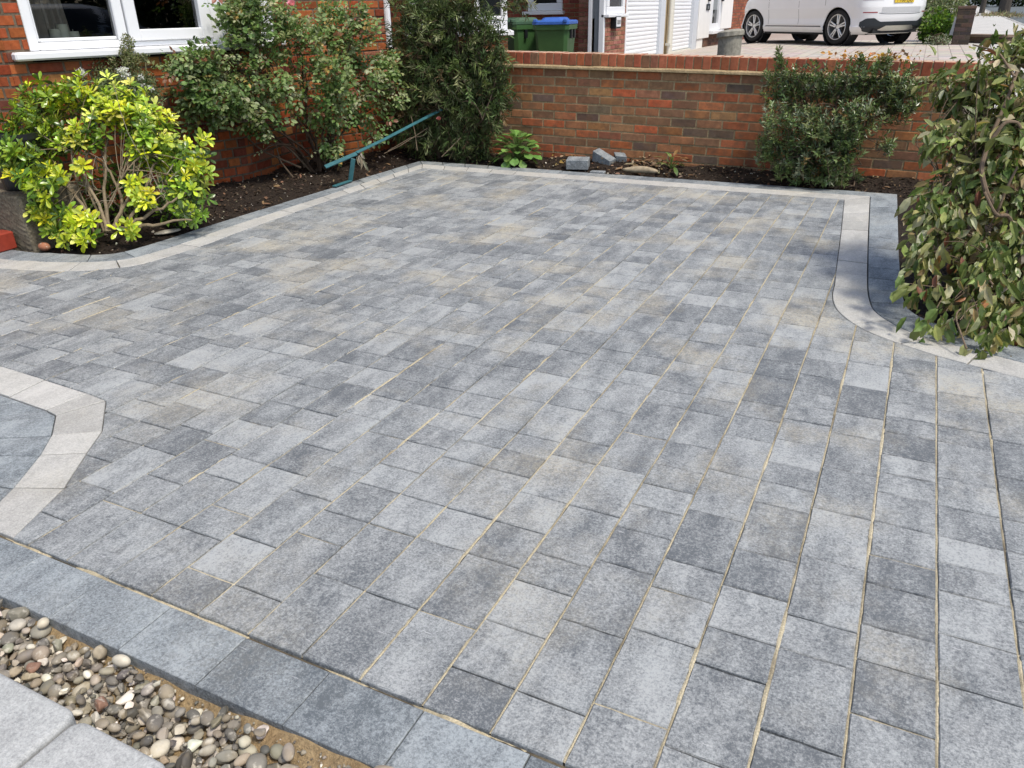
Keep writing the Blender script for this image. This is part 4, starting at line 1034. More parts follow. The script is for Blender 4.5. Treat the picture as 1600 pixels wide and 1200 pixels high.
    for sy in (1, -1):
        for z0_, z1_, m_, nm_ in ((.362, .386, paint, 'sill_strip'), (.340, .3605, MT['trim'], 'sill_gap')):
            mb = MB(); quad(mb, (-.90, sy * (W(z0_) + .004), z0_), (.90, sy * (W(z0_) + .004), z0_), (.86, sy * (W(z1_) + .010 * (nm_ == 'sill_strip') + .004), z1_), (-.88, sy * (W(z1_) + .010 * (nm_ == 'sill_strip') + .004), z1_)); mb.build(nm_, m_, t)
        for x0_ in (.80, -.18, -.97 + .0):
            mb = MB()
            zz = np.linspace(.37 if x0_ > -.9 else .75, 1.05, 10)
            for z0_, z1_ in zip(zz[:-1], zz[1:]):
                quad(mb, (x0_ - .004, sy * (W(z0_) + .0015), z0_), (x0_ + .004, sy * (W(z0_) + .0015), z0_), (x0_ + .004, sy * (W(z1_) + .0015), z1_), (x0_ - .004, sy * (W(z1_) + .0015), z1_))
            mb.build('door_seam', MT['trim'], t)
    mb = MB(); xp = rearx(0, .83) - .012
    boxb(mb, (xp - .008, -.26, .775), (xp, .26, .885), bev=.004); p_ = mb.build('number_plate', MT['plate'], t)
    cu = bpy.data.curves.new('plate_text', 'FONT'); cu.body = 'YT08 LJO'; cu.size = .105; cu.align_x = 'CENTER'; cu.extrude = .001
    to = bpy.data.objects.new('plate_text', cu); COL.objects.link(to)
    bpy.context.view_layer.update(); me = bpy.data.meshes.new_from_object(to.evaluated_get(bpy.context.evaluated_depsgraph_get())); bpy.data.objects.remove(to)
    me.materials.clear(); me.materials.append(MT['blackp'])
    lo_ = bpy.data.objects.new('lettering', me); COL.objects.link(lo_); lo_.parent = p_; lo_.location = (xp - .0095, 0, .793); lo_.rotation_euler = (math.pi / 2, 0, -math.pi / 2); lo_.scale = (1.05, 1, 1)
    for sy in (1, -1):
        mb = MB(); lathe(mb, [(.001, -.05), (.07, -.04), (.10, 0), (.07, .05), (.001, .06)], (.72, sy * .99, 1.08), (1, .0, 0), 14); mb.build('door_mirror', MT['paint'], t, smooth=True)
    return t
rw_ = gp(1308, 71, .5); q = pt(1307, 71, 16.3)
fwd = unit(np.array([-.76, .65])); yaw = math.atan2(fwd[1], fwd[0])
# the near rear wheel stands at q
lft = np.array([-fwd[1], fwd[0]])
cc = np.array([q[0], q[1]]) + fwd * 1.335 - lft * .80
make_car((cc[0], cc[1], .52), yaw, 'white family car seen from its rear corner, parked on pink block paving', MT['paint'])

make_car((6.6, 5.6, -.03), math.pi / 2, 'silver grey car parked in the road, seen mirrored in the bay window', plain('silver_car_paint', (.30, .32, .34), .3, .5, .3, 3, .02, .6))

# pillar, low walls, pavement tree, far planting
def pillar(px, py, w, h, label, zb):
    q = gp(px, py, zb); mb = MB(); P = np.array([q[0], q[1]])
    C4 = [P + np.array(o) * w for o in ((0, 0), (1, 0), (1, 1), (0, 1))]
    for i in range(4):
        a_, b_ = C4[i], C4[(i + 1) % 4]; u_ = unit(b_ - a_); brick_panel(mb, a_, u_, w, zb - .05, zb + h, np.array([u_[1], -u_[0]]), [(1, (.085, .065, .055)), (1, (.06, .05, .045)), (.5, (.12, .08, .06))], gap=.009)
    boxb(mb, (C4[0][0] - .01, C4[0][1] - .01, zb + h), (C4[2][0] + .01, C4[2][1] + .01, zb + h + .05), (.15, .10, .075), 0, .006)
    tag(mb.build('brick_pillar', [MT['brick'], MT['oldmortar']]), label, 'pillar')
pillar(1486, 70, .31, .66, 'dark brown brick pillar at the edge of the pink forecourt', .5)
def lowwall(a_, b_, h, w, label, zb, capc):
    mb = MB(); a_ = np.array(a_); b_ = np.array(b_); u_ = unit(b_ - a_); n_ = np.array([u_[1], -u_[0]]); L_ = np.linalg.norm(b_ - a_)
    brick_panel(mb, a_, u_, L_, zb - .03, zb + h, n_, [(1, (.10, .065, .05)), (1, (.075, .055, .045))]); brick_panel(mb, b_ - n_ * w, -u_, L_, zb - .03, zb + h, -n_, [(1, (.1, .065, .05))])
    for s, uu in ((b_, -n_), (a_ - n_ * w, n_)): brick_panel(mb, s, uu, w, zb - .03, zb + h, np.array([uu[1], -uu[0]]), [(1, (.1, .065, .05))])
    c = np.array([*((a_ + b_) / 2 - n_ * w / 2), zb + h + .025]); box(mb, c, (L_ + .04, w + .05, .05), capc, 0, [[*u_, 0], [*n_, 0], [0, 0, 1]], .006)
    tag(mb.build('low_wall', [MT['brick'], MT['oldmortar']]), label, 'low wall')
q = gp(1508, 67, .5); q2 = gp(1566, 69, .5); lowwall(q[:2], q2[:2], .12, .25, 'low dark brown brick wall by the pale pavement right of the pillar', .5, (.22, .16, .12))
q = gp(1480, 18.5, .72); lowwall((q[0] - .6, 34.5), (1.25, 34.0), .24, .2, 'low brown brick wall end beyond the pillar behind the pale shrub', .62, (.13, .09, .07))
mb = MB(); box(mb, (0, 0, .17), (.09, .02, .34), (.75, .75, .75), 0, None, .004); q = gp(1484, 50, .55); ob = mb.build('marker_board', MT['upvc']); ob.location = (.42, 19.6, .55 + .12); ob.rotation_euler = (0, .12, 0); tag(ob, 'narrow white board leaning against the dark brown pillar', 'board')

def crown_leaves(mb, c, rad_, n, L, W, pal, gap=.0):
    u = rdir(n) * (rng.random((n, 1)) ** .4); lump = 1 + .22 * np.sin(u @ rng.normal(size=(3, 5)) * 4).sum(1, keepdims=True) / 2
    P = np.array(c) + u * lump * np.array(rad_); d = unit(u + rdir(n) * .9 + [0, 0, .1])
    leaves(mb, P, d, rdir(n) + [0, 0, .8], L * (.7 + .6 * rng.random(n)), W * (.7 + .6 * rng.random(n)), pick(pal, n, .25), tpl=SIMPLE)
def simple_shrub(name, label, cat, base, c, r, n, L, W, pal, group=None, trunk=None):
    t = thing(name, label, cat, base, group)
    mb = MB(); crown_leaves(mb, c, r, n, L, W, pal); mb.build('crown' if trunk else 'foliage', MT['leaf'], t, origin=base)
    mb = MB()
    if trunk: tube(mb, trunk[0], trunk[1], (.075, .065, .055), 0, 10)
    else:
        tips = np.array(c) + rdir(14) * np.array(r) * .8; grow(mb, [base], tips, .02, .004, (.12, .09, .06))
    mb.build('trunk' if trunk else 'stems', MT['bark'], t, origin=base)
    return t
b = (.22, 19.9, .5); simple_shrub('leafy_shrub', 'bright green leafy shrub beside the dark brick pillar', 'shrub', b, (.12, 19.9, .80), (.36, .35, .28), 1500, .085, .05, [(2, (.10, .20, .02)), (1, (.17, .27, .03)), (1, (.05, .10, .02))])
b = (.05, 21.6, .5); simple_shrub('variegated_shrub', 'pale variegated shrub behind the bright green one near the car', 'shrub', b, (.22, 21.2, 1.20), (.50, .5, .72), 3600, .07, .032, [(2, (.28, .32, .17)), (1, (.40, .42, .27)), (1, (.12, .18, .07))])
b = (.1, 19.2, .5); simple_shrub('silver_plant', 'low silvery edging plant at the front of the forecourt shrubs', 'plant', b, (.2, 19.25, .58), (.22, .15, .10), 420, .05, .02, [(1, (.30, .33, .24)), (1, (.2, .24, .14))])
tb = gp(1566, 26, .66); tb = np.array([tb[0], tb[1], .62])
simple_shrub('street_tree', 'thick grey brown street tree trunk standing in the pale pavement by the road', 'tree', tuple(tb), tb + [0, 0, 6], (2.4, 2.4, 2.0), 2600, .16, .09, [(1, (.06, .10, .03)), (1, (.10, .15, .04))], None, ([tb + [0, 0, -.1], tb + [.01, 0, .25], tb + [.03, 0, 1.5], tb + [0, .1, 4.6]], [.34, .24, .20, .15]))
tb2 = np.array([2.05, 46., .76])
simple_shrub('street_tree', 'thin dark street tree trunk beyond the thick one on the pavement', 'tree', tuple(tb2), tb2 + [0, 0, 5.5], (2, 2, 1.8), 1800, .16, .09, [(1, (.06, .10, .03))], None, ([tb2 + [0, 0, -.1], tb2 + [0, 0, 1.5], tb2 + [.1, 0, 4.4]], [.13, .10, .08]))
mb = MB(); n = 900; u = rng.normal(size=(n, 2)); P = np.c_[tb[0] - .15 + u[:, 0] * .5, tb[1] - .3 + u[:, 1] * 1.0, .66 + .12 * rng.random(n) * np.exp(-(u ** 2).sum(1) * .4)]
leaves(mb, P, rdir(n) + [0, 0, .7], rdir(n), .16 * (.5 + rng.random(n)), .03, pick([(2, (.36, .30, .18)), (1, (.22, .14, .08)), (1, (.20, .22, .09))], n, .2), tpl=SIMPLE)
stuff(mb.build('dry_grass', MT['dull']), 'dry straw coloured grass and litter round the street tree', 'grass')
for i, (x, y, w, h, lb) in enumerate(((-1.5, 62, 3.4, 3.2, 'dark green hedge far down the street behind the white car'), (5.0, 70, 6, 4.2, 'dark hedge crossing the far end of the street'), (9.5, 30, 2.4, 2.6, 'tall hedge on the far side of the road'))):
    simple_shrub('hedge', lb, 'hedge', (x, y, .4), (x, y, .4 + h / 2), (w, 1.2, h / 2), 3800, .30, .2, [(1, (.03, .05, .018)), (1, (.06, .085, .03))])
for j in range(3):  # unseen hedges added so the bay window mirrors foliage, not bright sky
    x, y = 10.5, 1.5 + j * 5.5; simple_shrub('hedge', ('unseen hedge added opposite the drive to darken the window glass, nearest the camera', 'unseen hedge added opposite the middle of the drive to darken the window glass', 'unseen hedge added opposite the garden wall to darken the window glass')[j], 'hedge', (x, y, .2), (x, y, 1.6), (1.0, 3.2, 1.7), 3000, .26, .17, [(1, (.03, .05, .018)), (1, (.06, .085, .03))])

# ================================================================ planting
UPZ = np.array([0, 0, 1.])
def zY(px, py, Y): return Y / (RW[1] @ np.array([(px - 800) / FPX, (py - 600) / FPX, 1]))
def zH(px, py, off):
    d_ = RW @ np.array([(px - 800) / FPX, (py - 600) / FPX, 1]); return (off + P0 @ NF) / (d_[:2] @ NF)
def core(blobs):
    w = np.array([b[2] * b[3] for b in blobs]); return sum(pt(b[0], b[1], b[4]) * k for b, k in zip(blobs, w)) / w.sum()
def plant(name, label, cat, base, group=None): return thing(name, label, cat, tuple(base), group)

# --- golden choisya: rosettes of glossy leaves on bare forking stems
base = np.array([-4.62, 3.42, .0])
YEL = [(2.0, (.62, .65, .035)), (2, (.47, .57, .035)), (.8, (.68, .71, .15)), (1.4, (.32, .46, .04))]
GRN = [(2, (.20, .33, .03)), (1.6, (.12, .22, .03)), (1.4, (.32, .44, .05)), (.7, (.06, .11, .025))]
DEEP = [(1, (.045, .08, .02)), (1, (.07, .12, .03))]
CB = [  # px, py, rx, ry, distance, depth, yellow share, rosettes
    (150, 158, 80, 26, 5.15, .20, .75, 46), (70, 165, 48, 32, 5.25, .16, .35, 26), (222, 188, 48, 30, 5.1, .16, .8, 24), (262, 240, 50, 32, 5.1, .15, .6, 26), (300, 268, 26, 36, 5.05, .1, .6, 14),
    (55, 215, 56, 44, 5.0, .15, .2, 34), (30, 250, 34, 36, 4.72, .1, .12, 14), (60, 290, 22, 20, 4.7, .06, .3, 6), (130, 215, 40, 24, 4.95, .10, .7, 12), (228, 220, 34, 22, 4.95, .1, .7, 10), (180, 178, 60, 20, 4.95, .1, .9, 20),
    (85, 275, 24, 24, 4.85, .07, .95, 8), (68, 325, 26, 28, 4.85, .07, .6, 10), (95, 350, 34, 24, 4.85, .07, .5, 10), (122, 376, 24, 14, 4.8, .05, .7, 5), (138, 344, 14, 12, 4.8, .04, .85, 3),
    (222, 308, 16, 18, 4.9, .05, .95, 5), (198, 352, 16, 10, 4.85, .04, .9, 3), (130, 262, 8, 8, 4.85, .03, .9, 2), (290, 306, 40, 22, 5.05, .08, .3, 9), (300, 335, 24, 14, 5.0, .06, .1, 5), (208, 286, 12, 8, 4.9, .04, .9, 2), (318, 222, 10, 8, 5.0, .03, .8, 2)]
t = plant('golden_shrub', 'yellow green leafed shrub with bare forking stems beside the black pot', 'shrub', base)
mb = MB(); cen = pt(160, 250, 5.15); tips = []
for b in CB:
    for _ in range(int(b[7] * 2.3)):
        u = rdir(1)[0] * rng.random() ** .4; k = b[4] / FPX
        c = pt(b[0], b[1], b[4]) + RIGHT * u[0] * b[2] * k + UPV * u[1] * b[3] * k + FWD * u[2] * b[5]
        if rng.random() < .14: c = c + unit(c - cen) * rng.uniform(.02, .07) + [0, 0, .02]
        ax = unit(unit(c - cen) * .7 + UPZ * .55 - FWD * .35 + rng.normal(size=3) * .35); tips.append(c)
        yel = rng.random() < min(.93, b[6] * 1.0 + .04); n = rng.integers(7, 12)
        a_ = unit(np.cross(ax, [.3, .5, .8])); b2 = np.cross(ax, a_); ph_ = np.arange(n) * 2.4 + rng.random() * 6
        el = np.linspace(1.15, .15, n)[:, None] + rng.normal(size=(n, 1)) * .15
        d = (a_ * np.cos(ph_)[:, None] + b2 * np.sin(ph_)[:, None]) * np.sin(el + .25) + ax * np.cos(el + .25)
        L = np.linspace(.068, .038, n) * (.8 + .35 * rng.random(n)) * (1.1 if yel else 1.15)
        base_c = pick(YEL if yel else GRN, 1, .12)[0]; cols = base_c * np.exp(rng.normal(size=(n, 1)) * .16); cols[: n // 3] = pick(GRN, n // 3, .15) if rng.random() < .3 else cols[: n // 3]
        leaves(mb, c - ax * .02 * np.linspace(1, 0, n)[:, None], d, np.repeat(ax[None], n, 0) + .3 * rdir(n), L, L * .38, cols, .2, .22, OBOV)
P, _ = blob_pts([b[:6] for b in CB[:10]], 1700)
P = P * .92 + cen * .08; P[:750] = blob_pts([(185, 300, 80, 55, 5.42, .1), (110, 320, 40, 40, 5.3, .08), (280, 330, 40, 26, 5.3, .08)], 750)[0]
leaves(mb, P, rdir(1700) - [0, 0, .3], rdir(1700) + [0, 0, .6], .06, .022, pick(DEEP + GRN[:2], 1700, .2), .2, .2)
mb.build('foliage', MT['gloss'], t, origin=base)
mb = MB(); ST = (.19, .15, .095)
tips = np.array(tips)
bs = [gp(165, 368, .02), gp(185, 362, .02), gp(210, 352, .02), gp(150, 372, .02)]
for P in ([(168, 362, 4.85), (150, 312, 4.9), (128, 262, 4.95), (150, 210, 5.05)], [(172, 362, 4.85), (160, 300, 4.95), (165, 240, 5.0), (176, 190, 5.1)], [(200, 352, 4.9), (225, 300, 4.95), (238, 262, 5.0), (262, 232, 5.05)], [(150, 345, 4.85), (112, 300, 4.95), (80, 262, 5.05)], [(205, 350, 4.9), (258, 322, 4.95), (298, 296, 5.0)], [(180, 358, 4.9), (192, 310, 5.0), (170, 262, 5.1), (120, 225, 5.1)], [(215, 356, 4.9), (262, 348, 4.9), (300, 344, 4.95)], [(176, 358, 4.9), (205, 300, 5.05), (214, 240, 5.1)]):
    Q = np.array([pt(*p) for p in P]); tt = np.linspace(0, 1, len(Q)); t2 = np.linspace(0, 1, 12)
    Q = np.stack([np.interp(t2, tt, Q[:, i]) for i in range(3)], 1); Q[1:-1] = (Q[:-2] + Q[1:-1] * 2 + Q[2:]) / 4 + rng.normal(size=(10, 3)) * .006
    tube(mb, Q, np.linspace(.012, .005, 12), np.array(ST) * (.8 + .5 * rng.random()), 0, 7)
grow(mb, bs, tips[rng.choice(len(tips), 110, replace=False)][:64], .010, .0018, ST, .05, .3, mains=7)
for _ in range(26):
    a_ = pt(rng.uniform(120, 270), rng.uniform(250, 340), 4.95); tube(mb, bez(a_, a_ + rng.normal(size=3) * .05 + [0, 0, .06], a_ + rng.normal(size=3) * .12 + [0, 0, .12], 5), np.linspace(.003, .0012, 5), (.30, .26, .19), 0, 4, False)
mb.build('stems', MT['bark'], t, origin=base)

# --- tall white flowering plant behind it
base = np.array([-4.95, 4.05, .0])
t = plant('white_flowering_plant', 'tall seedy plant with small white flower clusters below the window sill', 'plant', base)
mb = MB(); fl = MB(); stm = MB()
for px, py, w, h in ((131, 84, 9, 12), (150, 106, 15, 22), (200, 68, 10, 14), (176, 96, 9, 9), (90, 110, 10, 10), (205, 96, 16, 18), (170, 122, 22, 18), (222, 130, 24, 22), (226, 92, 8, 8), (235, 152, 16, 14), (196, 84, 8, 14), (60, 122, 10, 6)):
    P, _ = blob_pts([(px, py, w, h, 5.62, .07)], int(w * h * 2.2)); n = len(P)
    leaves(mb, P, rdir(n) + [0, 0, .5], rdir(n), .019, .009, pick([(2, (.17, .19, .07)), (1.3, (.27, .26, .14)), (1, (.10, .13, .05))], n, .2), tpl=SIMPLE)
    c = pt(px, py, 5.62); tube(stm, bez(base + rng.normal(size=3) * [.1, .1, 0], (base + c) / 2 + rng.normal(size=3) * .08, c, 8), np.linspace(.006, .002, 8), (.20, .19, .10), 0, 5)
P, _ = blob_pts([(185, 150, 75, 40, 5.55, .12)], 1800); leaves(mb, P, rdir(1800) + [0, 0, .4], rdir(1800) + [0, 0, .5], .035, .011, pick([(1, (.10, .15, .06)), (1, (.16, .19, .09))], 1800, .2), tpl=SIMPLE)
for px, py, w, h, n in ((127, 113, 9, 6, 60), (192, 111, 10, 7, 70), (100, 114, 4, 3, 14), (235, 138, 5, 5, 20), (219, 120, 4, 4, 12), (198, 119, 7, 5, 24), (128, 84, 6, 4, 16), (44, 118, 5, 3, 8), (224, 134, 5, 3, 10)):
    P, _ = blob_pts([(px, py, w, h, 5.5, .03)], n * 2); k = len(P); fl = MB(); leaves(fl, P, rdir(k) - FWD * .4, rdir(k) - FWD, .014, .011, (.80, .80, .80), .1, .1, SIMPLE); fl.build('flower_cluster', MT['petal'], t, origin=base)
mb.build('foliage', MT['dull'], t, origin=base); stm.build('stems', MT['bark'], t, origin=base)

# --- the rose by the bay
base = np.array([-4.80, 5.62, .0])
RB = [(325, 120, 48, 46, 6.55, .22), (352, 160, 44, 34, 6.6, .2), (410, 120, 62, 56, 6.7, .3), (480, 110, 70, 66, 6.85, .32), (545, 110, 55, 66, 7.0, .3), (575, 150, 34, 50, 7.0, .22), (450, 55, 90, 34, 6.9, .3), (400, 172, 36, 22, 6.65, .16), (525, 45, 60, 34, 7.0, .26), (505, 180, 40, 34, 6.9, .18), (560, 195, 38, 30, 7.0, .18), (375, 25, 34, 26, 6.8, .2), (405, 200, 14, 14, 6.7, .07), (530, 215, 26, 16, 6.9, .1), (510, 240, 16, 12, 6.85, .07), (590, 165, 24, 34, 7.0, .14), (300, 92, 26, 26, 6.5, .12), (600, 120, 18, 40, 7.0, .12), (430, 5, 40, 16, 6.9, .15)]
RB = [(b[0], b[1], b[2], b[3], min(zH(b[0], b[1], .30), b[4]), min(b[5], .2), 1.5 if b[0] < 420 else 1) for b in RB] + [(318, 150, 40, 40, zH(318, 150, .25), .12, 1.6), (285, 105, 16, 18, zH(285, 105, .2), .08, 1.6), (370, 60, 26, 30, zH(370, 60, .25), .14, 1.4), (400, 30, 30, 26, zH(400, 30, .3), .14, 1.3)]
t = plant('rose_bush', 'large loose rose bush against the bay window brickwork with one pink bloom', 'rose bush', base)
mb = MB(); n = 2700; Pc, _ = blob_pts(RB, 330); P = Pc[rng.integers(330, size=n)] + rng.normal(size=(n, 3)) * [.05, .05, .045]; cen = pt(460, 140, 6.9); tips = P[:120]
RP = [(2.0, (.11, .185, .05)), (2.2, (.17, .255, .075)), (1.5, (.26, .325, .135)), (.8, (.37, .40, .23)), (.25, (.25, .11, .06)), (.2, (.40, .28, .08))]
for i in range(n):                                             # each a leaf of five leaflets
    d0 = unit(unit(P[i] - cen) + rdir(1)[0] * .8 + [0, 0, -.15]); nr = unit(np.array([0, 0, .8]) + rdir(1)[0] * .7 - FWD * .45)
    s_ = unit(np.cross(nr, d0)); L = .041 * (.7 + .6 * rng.random()); c0 = pick(RP, 1, .12)[0]
    pp = P[i] + np.array([d0 * .02 + s_ * .006, d0 * .02 - s_ * .006, d0 * .05 + s_ * .006, d0 * .05 - s_ * .006, d0 * .075])
    dd = np.array([s_ + d0 * .45, -s_ + d0 * .45, s_ + d0 * .6, -s_ + d0 * .6, d0])
    leaves(mb, pp, dd + rng.normal(size=(5, 3)) * .15, np.repeat(nr[None], 5, 0) + rng.normal(size=(5, 3)) * .25, L, L * .62, c0 * np.exp(rng.normal(size=(5, 1)) * .1), .25, .2)
mb.build('foliage', MT['leaf'], t, origin=base)
mb = MB(); grow(mb, [base + [0, 0, .0], base + [.05, .12, 0], base + [-.08, .05, 0], gp(500, 268, .02)], tips, .013, .002, (.075, .05, .035), .09, .25, mains=16)
for P_ in ([(486, 268, 7.0), (452, 232, 6.75), (432, 222, 6.65), (398, 196, 6.6)], [(460, 280, 6.8), (438, 252, 6.7), (430, 222, 6.65)], [(470, 262, 6.9), (410, 236, 6.7), (380, 210, 6.6), (346, 188, 6.5), (320, 192, 6.45)], [(510, 258, 6.9), (496, 236, 6.9), (492, 200, 6.9), (466, 160, 6.9)], [(476, 262, 6.95), (462, 215, 6.9), (466, 170, 6.9)]):
    Q = np.array([pt(*p) for p in P_]); tt = np.linspace(0, 1, len(Q)); t2 = np.linspace(0, 1, 14); Q = np.stack([np.interp(t2, tt, Q[:, i]) for i in range(3)], 1)
    tube(mb, Q, np.linspace(.010, .004, 14), (.13, .095, .065), 0, 6)
mb.build('stems', MT['bark'], t, origin=base)
def bloom(parent, c, r, col, org, nm='flower'):
    mb = MB(); n = 26; a_ = np.arange(n) * 2.4; el = np.linspace(1.2, .2, n)
    ax = unit(-FWD + UPZ * .5); s1 = unit(np.cross(ax, UPZ)); s2 = np.cross(ax, s1)
    d = (s1 * np.cos(a_)[:, None] + s2 * np.sin(a_)[:, None]) * np.sin(el)[:, None] + ax * np.cos(el)[:, None]
    leaves(mb, np.repeat(c[None], n, 0), d, np.repeat(ax[None], n, 0), r * (.7 + .5 * np.sin(el)), r * .9, np.array(col) * np.exp(rng.normal(size=(n, 1)) * .1), .3, -.35); mb.build(nm, MT['petal'], parent, origin=org)
bloom(t, pt(457, 9, 5.9), .042, (.85, .42, .55), base)

# --- dark fine leaved shrub in the corner
base = np.array([-4.05, 6.80, .0])
DB = [(690, 55, 80, 60, 7.5, .35), (640, 110, 44, 70, 7.5, .3), (700, 120, 66, 66, 7.5, .35), (745, 130, 40, 60, 7.4, .25), (680, 190, 60, 46, 7.4, .25), (730, 200, 46, 44, 7.4, .22), (770, 165, 26, 40, 7.35, .16), (655, 20, 50, 40, 7.6, .25), (760, 60, 30, 34, 7.4, .18), (720, 15, 40, 30, 7.5, .2), (665, 225, 34, 18, 7.35, .14), (735, 232, 34, 14, 7.35, .12), (780, 130, 16, 36, 7.3, .1), (800, 8, 40, 8, 7.3, .1), (775, 92, 26, 10, 7.3, .08), (630, 190, 24, 30, 7.4, .15)]
t = plant('bottlebrush_shrub', 'tall dark shrub of fine narrow leaves in the corner of the garden wall', 'shrub', base)
DB = [(b[0], b[1], b[2], b[3], zY(b[0], b[1], 6.72 if b[1] > 70 else 6.8), min(b[5], .24)) for b in DB]
mb = MB(); tw = MB(); ns = 1250; P, ix = blob_pts(DB, ns); cen = pt(700, 110, 7.6)
DP = [(2.2, (.055, .085, .028)), (2, (.085, .125, .038)), (1.1, (.14, .18, .06)), (.6, (.22, .25, .12)), (.35, (.13, .085, .045))]
for i in range(ns):
    d0 = unit(unit(P[i] - cen) * .8 + rdir(1)[0] * .7 + [0, 0, rng.choice([.4, -.5])]); L = (.12 + .12 * rng.random()) * (1.7 if rng.random() < .2 else 1); m = 24
    Q = bez(P[i] - d0 * L * .5, P[i], P[i] + d0 * L * .5 + [0, 0, -.03], 6); tube(tw, Q, np.linspace(.0026, .0012, 6), (.10, .075, .05), 0, 4, False)
    s = rng.random(m); pp = P[i] + d0 * (s[:, None] - .5) * L; sdv = rdir(m); sdv = sdv - d0 * (sdv @ d0)[:, None]
    leaves(mb, pp, d0 * .75 + unit(sdv) * .75, rdir(m) + [0, 0, .5],  .066 * (.6 + .7 * rng.random(m)), .0115, pick(DP, 1, .3)[0] * np.exp(rng.normal(size=(m, 1)) * .2), .15, .1, SIMPLE)
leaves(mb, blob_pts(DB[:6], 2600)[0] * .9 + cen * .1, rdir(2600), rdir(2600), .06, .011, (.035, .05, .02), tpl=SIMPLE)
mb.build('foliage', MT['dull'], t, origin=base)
grow(tw, [base, base + [.12, .0, 0], base + [-.1, -.06, 0]], P[:150], .017, .0025, (.085, .06, .045), .1, .35, mains=16)
for P_ in ([(600, 240, 7.2), (625, 228, 7.2), (650, 212, 7.25), (668, 200, 7.3)], [(606, 236, 7.2), (640, 216, 7.25), (662, 212, 7.3)], [(652, 235, 7.2), (648, 205, 7.25), (642, 180, 7.3)], [(690, 245, 7.2), (720, 215, 7.25)]):
    tube(tw, np.array([pt(*p) for p in P_]), .0035, (.17, .13, .09), 0, 5)
tw.build('stems', MT['bark'], t, origin=base)
mb = MB(); Q = np.array([pt(*p) for p in ((652, 38, 7.2), (672, 29, 7.15), (690, 31, 7.12), (708, 37, 7.15), (722, 48, 7.2))]); tt = np.linspace(0, 1, 5); t2 = np.linspace(0, 1, 12); Q = np.stack([np.interp(t2, tt, Q[:, i]) for i in range(3)], 1)
w_ = .022 * np.sin(np.linspace(.25, 3.0, 12))[:, None]
V = np.concatenate([Q + UPV * w_, Q + FWD * .01 - UPV * w_]); mb.add(V, np.array([[i, i + 1, i + 13, i + 12] for i in range(11)]), (.20, .26, .07)); mb.build('long_leaf', MT['leaf'], t, origin=base, smooth=True)
bloom(t, pt(686, 187, 7.2), .028, (.55, .22, .24), base)

# --- evergreen shrub in front of the wall
base = np.array([-.72, 6.82, .0])
EB = [(1215, 140, 36, 40, 6.2, .2), (1255, 130, 44, 36, 6.2, .22), (1305, 135, 44, 40, 6.2, .24), (1350, 130, 50, 36, 6.15, .24), (1395, 135, 34, 36, 6.15, .2), (1215, 190, 32, 36, 6.15, .18), (1260, 200, 40, 40, 6.1, .2), (1225, 240, 40, 28, 6.05, .16), (1280, 250, 44, 28, 6.05, .16), (1330, 190, 44, 34, 6.15, .18), (1310, 230, 38, 30, 6.1, .16), (1240, 265, 44, 20, 6.0, .12), (1300, 278, 40, 14, 6.0, .1), (1390, 170, 40, 22, 6.15, .14), (1380, 225, 16, 16, 6.1, .08), (1410, 155, 24, 20, 6.1, .1), (1375, 98, 14, 14, 6.3, .06), (1338, 95, 8, 8, 6.3, .04), (1212, 92, 5, 14, 6.3, .03), (1190, 235, 14, 30, 6.05, .1)]
t = plant('evergreen_shrub', 'dark glossy evergreen shrub in front of the right half of the garden wall', 'shrub', base)
mb = MB(); tw = MB(); EB = [(b[0] + 6, b[1], b[2], b[3], zY(b[0], b[1], 6.78 - .25 * (b[1] > 180)), min(b[5], .17), (900 / (b[2] * b[3])) ** .35) for b in EB]
ns = 1150; P, ix = blob_pts(EB, ns); cen = pt(1300, 200, 6.0)
EP = [(1.8, (.10, .15, .05)), (2, (.155, .215, .075)), (1.3, (.22, .28, .10)), (.9, (.26, .30, .19)), (.2, (.24, .15, .05))]
for i in range(ns):
    d0 = unit(unit(P[i] - cen) * .5 + rdir(1)[0] * .5 + [0, 0, .75]); m = 13; sdv = rdir(m); sdv = unit(sdv - d0 * (sdv @ d0)[:, None])
    s = rng.random(m); pp = P[i] + d0 * (s[:, None] - .7) * .07
    leaves(mb, pp, d0 * (.3 + .7 * s[:, None]) + sdv * .8, d0 * .8 + rdir(m) * .3, .044 * (.6 + .6 * rng.random(m)), .0125, pick(EP, 1, .12)[0] * np.exp(rng.normal(size=(m, 1)) * .15), .2, .15, SIMPLE)
    if i % 2 == 0: tube(tw, [P[i] - d0 * .10, P[i] + d0 * .02], .0018, (.12, .09, .06), 0, 4, False)
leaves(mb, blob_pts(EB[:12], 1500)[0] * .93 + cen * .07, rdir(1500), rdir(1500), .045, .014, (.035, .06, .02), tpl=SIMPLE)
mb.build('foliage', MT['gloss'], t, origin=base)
grow(tw, [base, base + [.15, .03, 0], base + [-.2, -.05, 0], base + [.35, .02, 0]], P[:130], .012, .002, (.09, .065, .045), .08, .3, mains=16)
tw.build('stems', MT['bark'], t, origin=base)

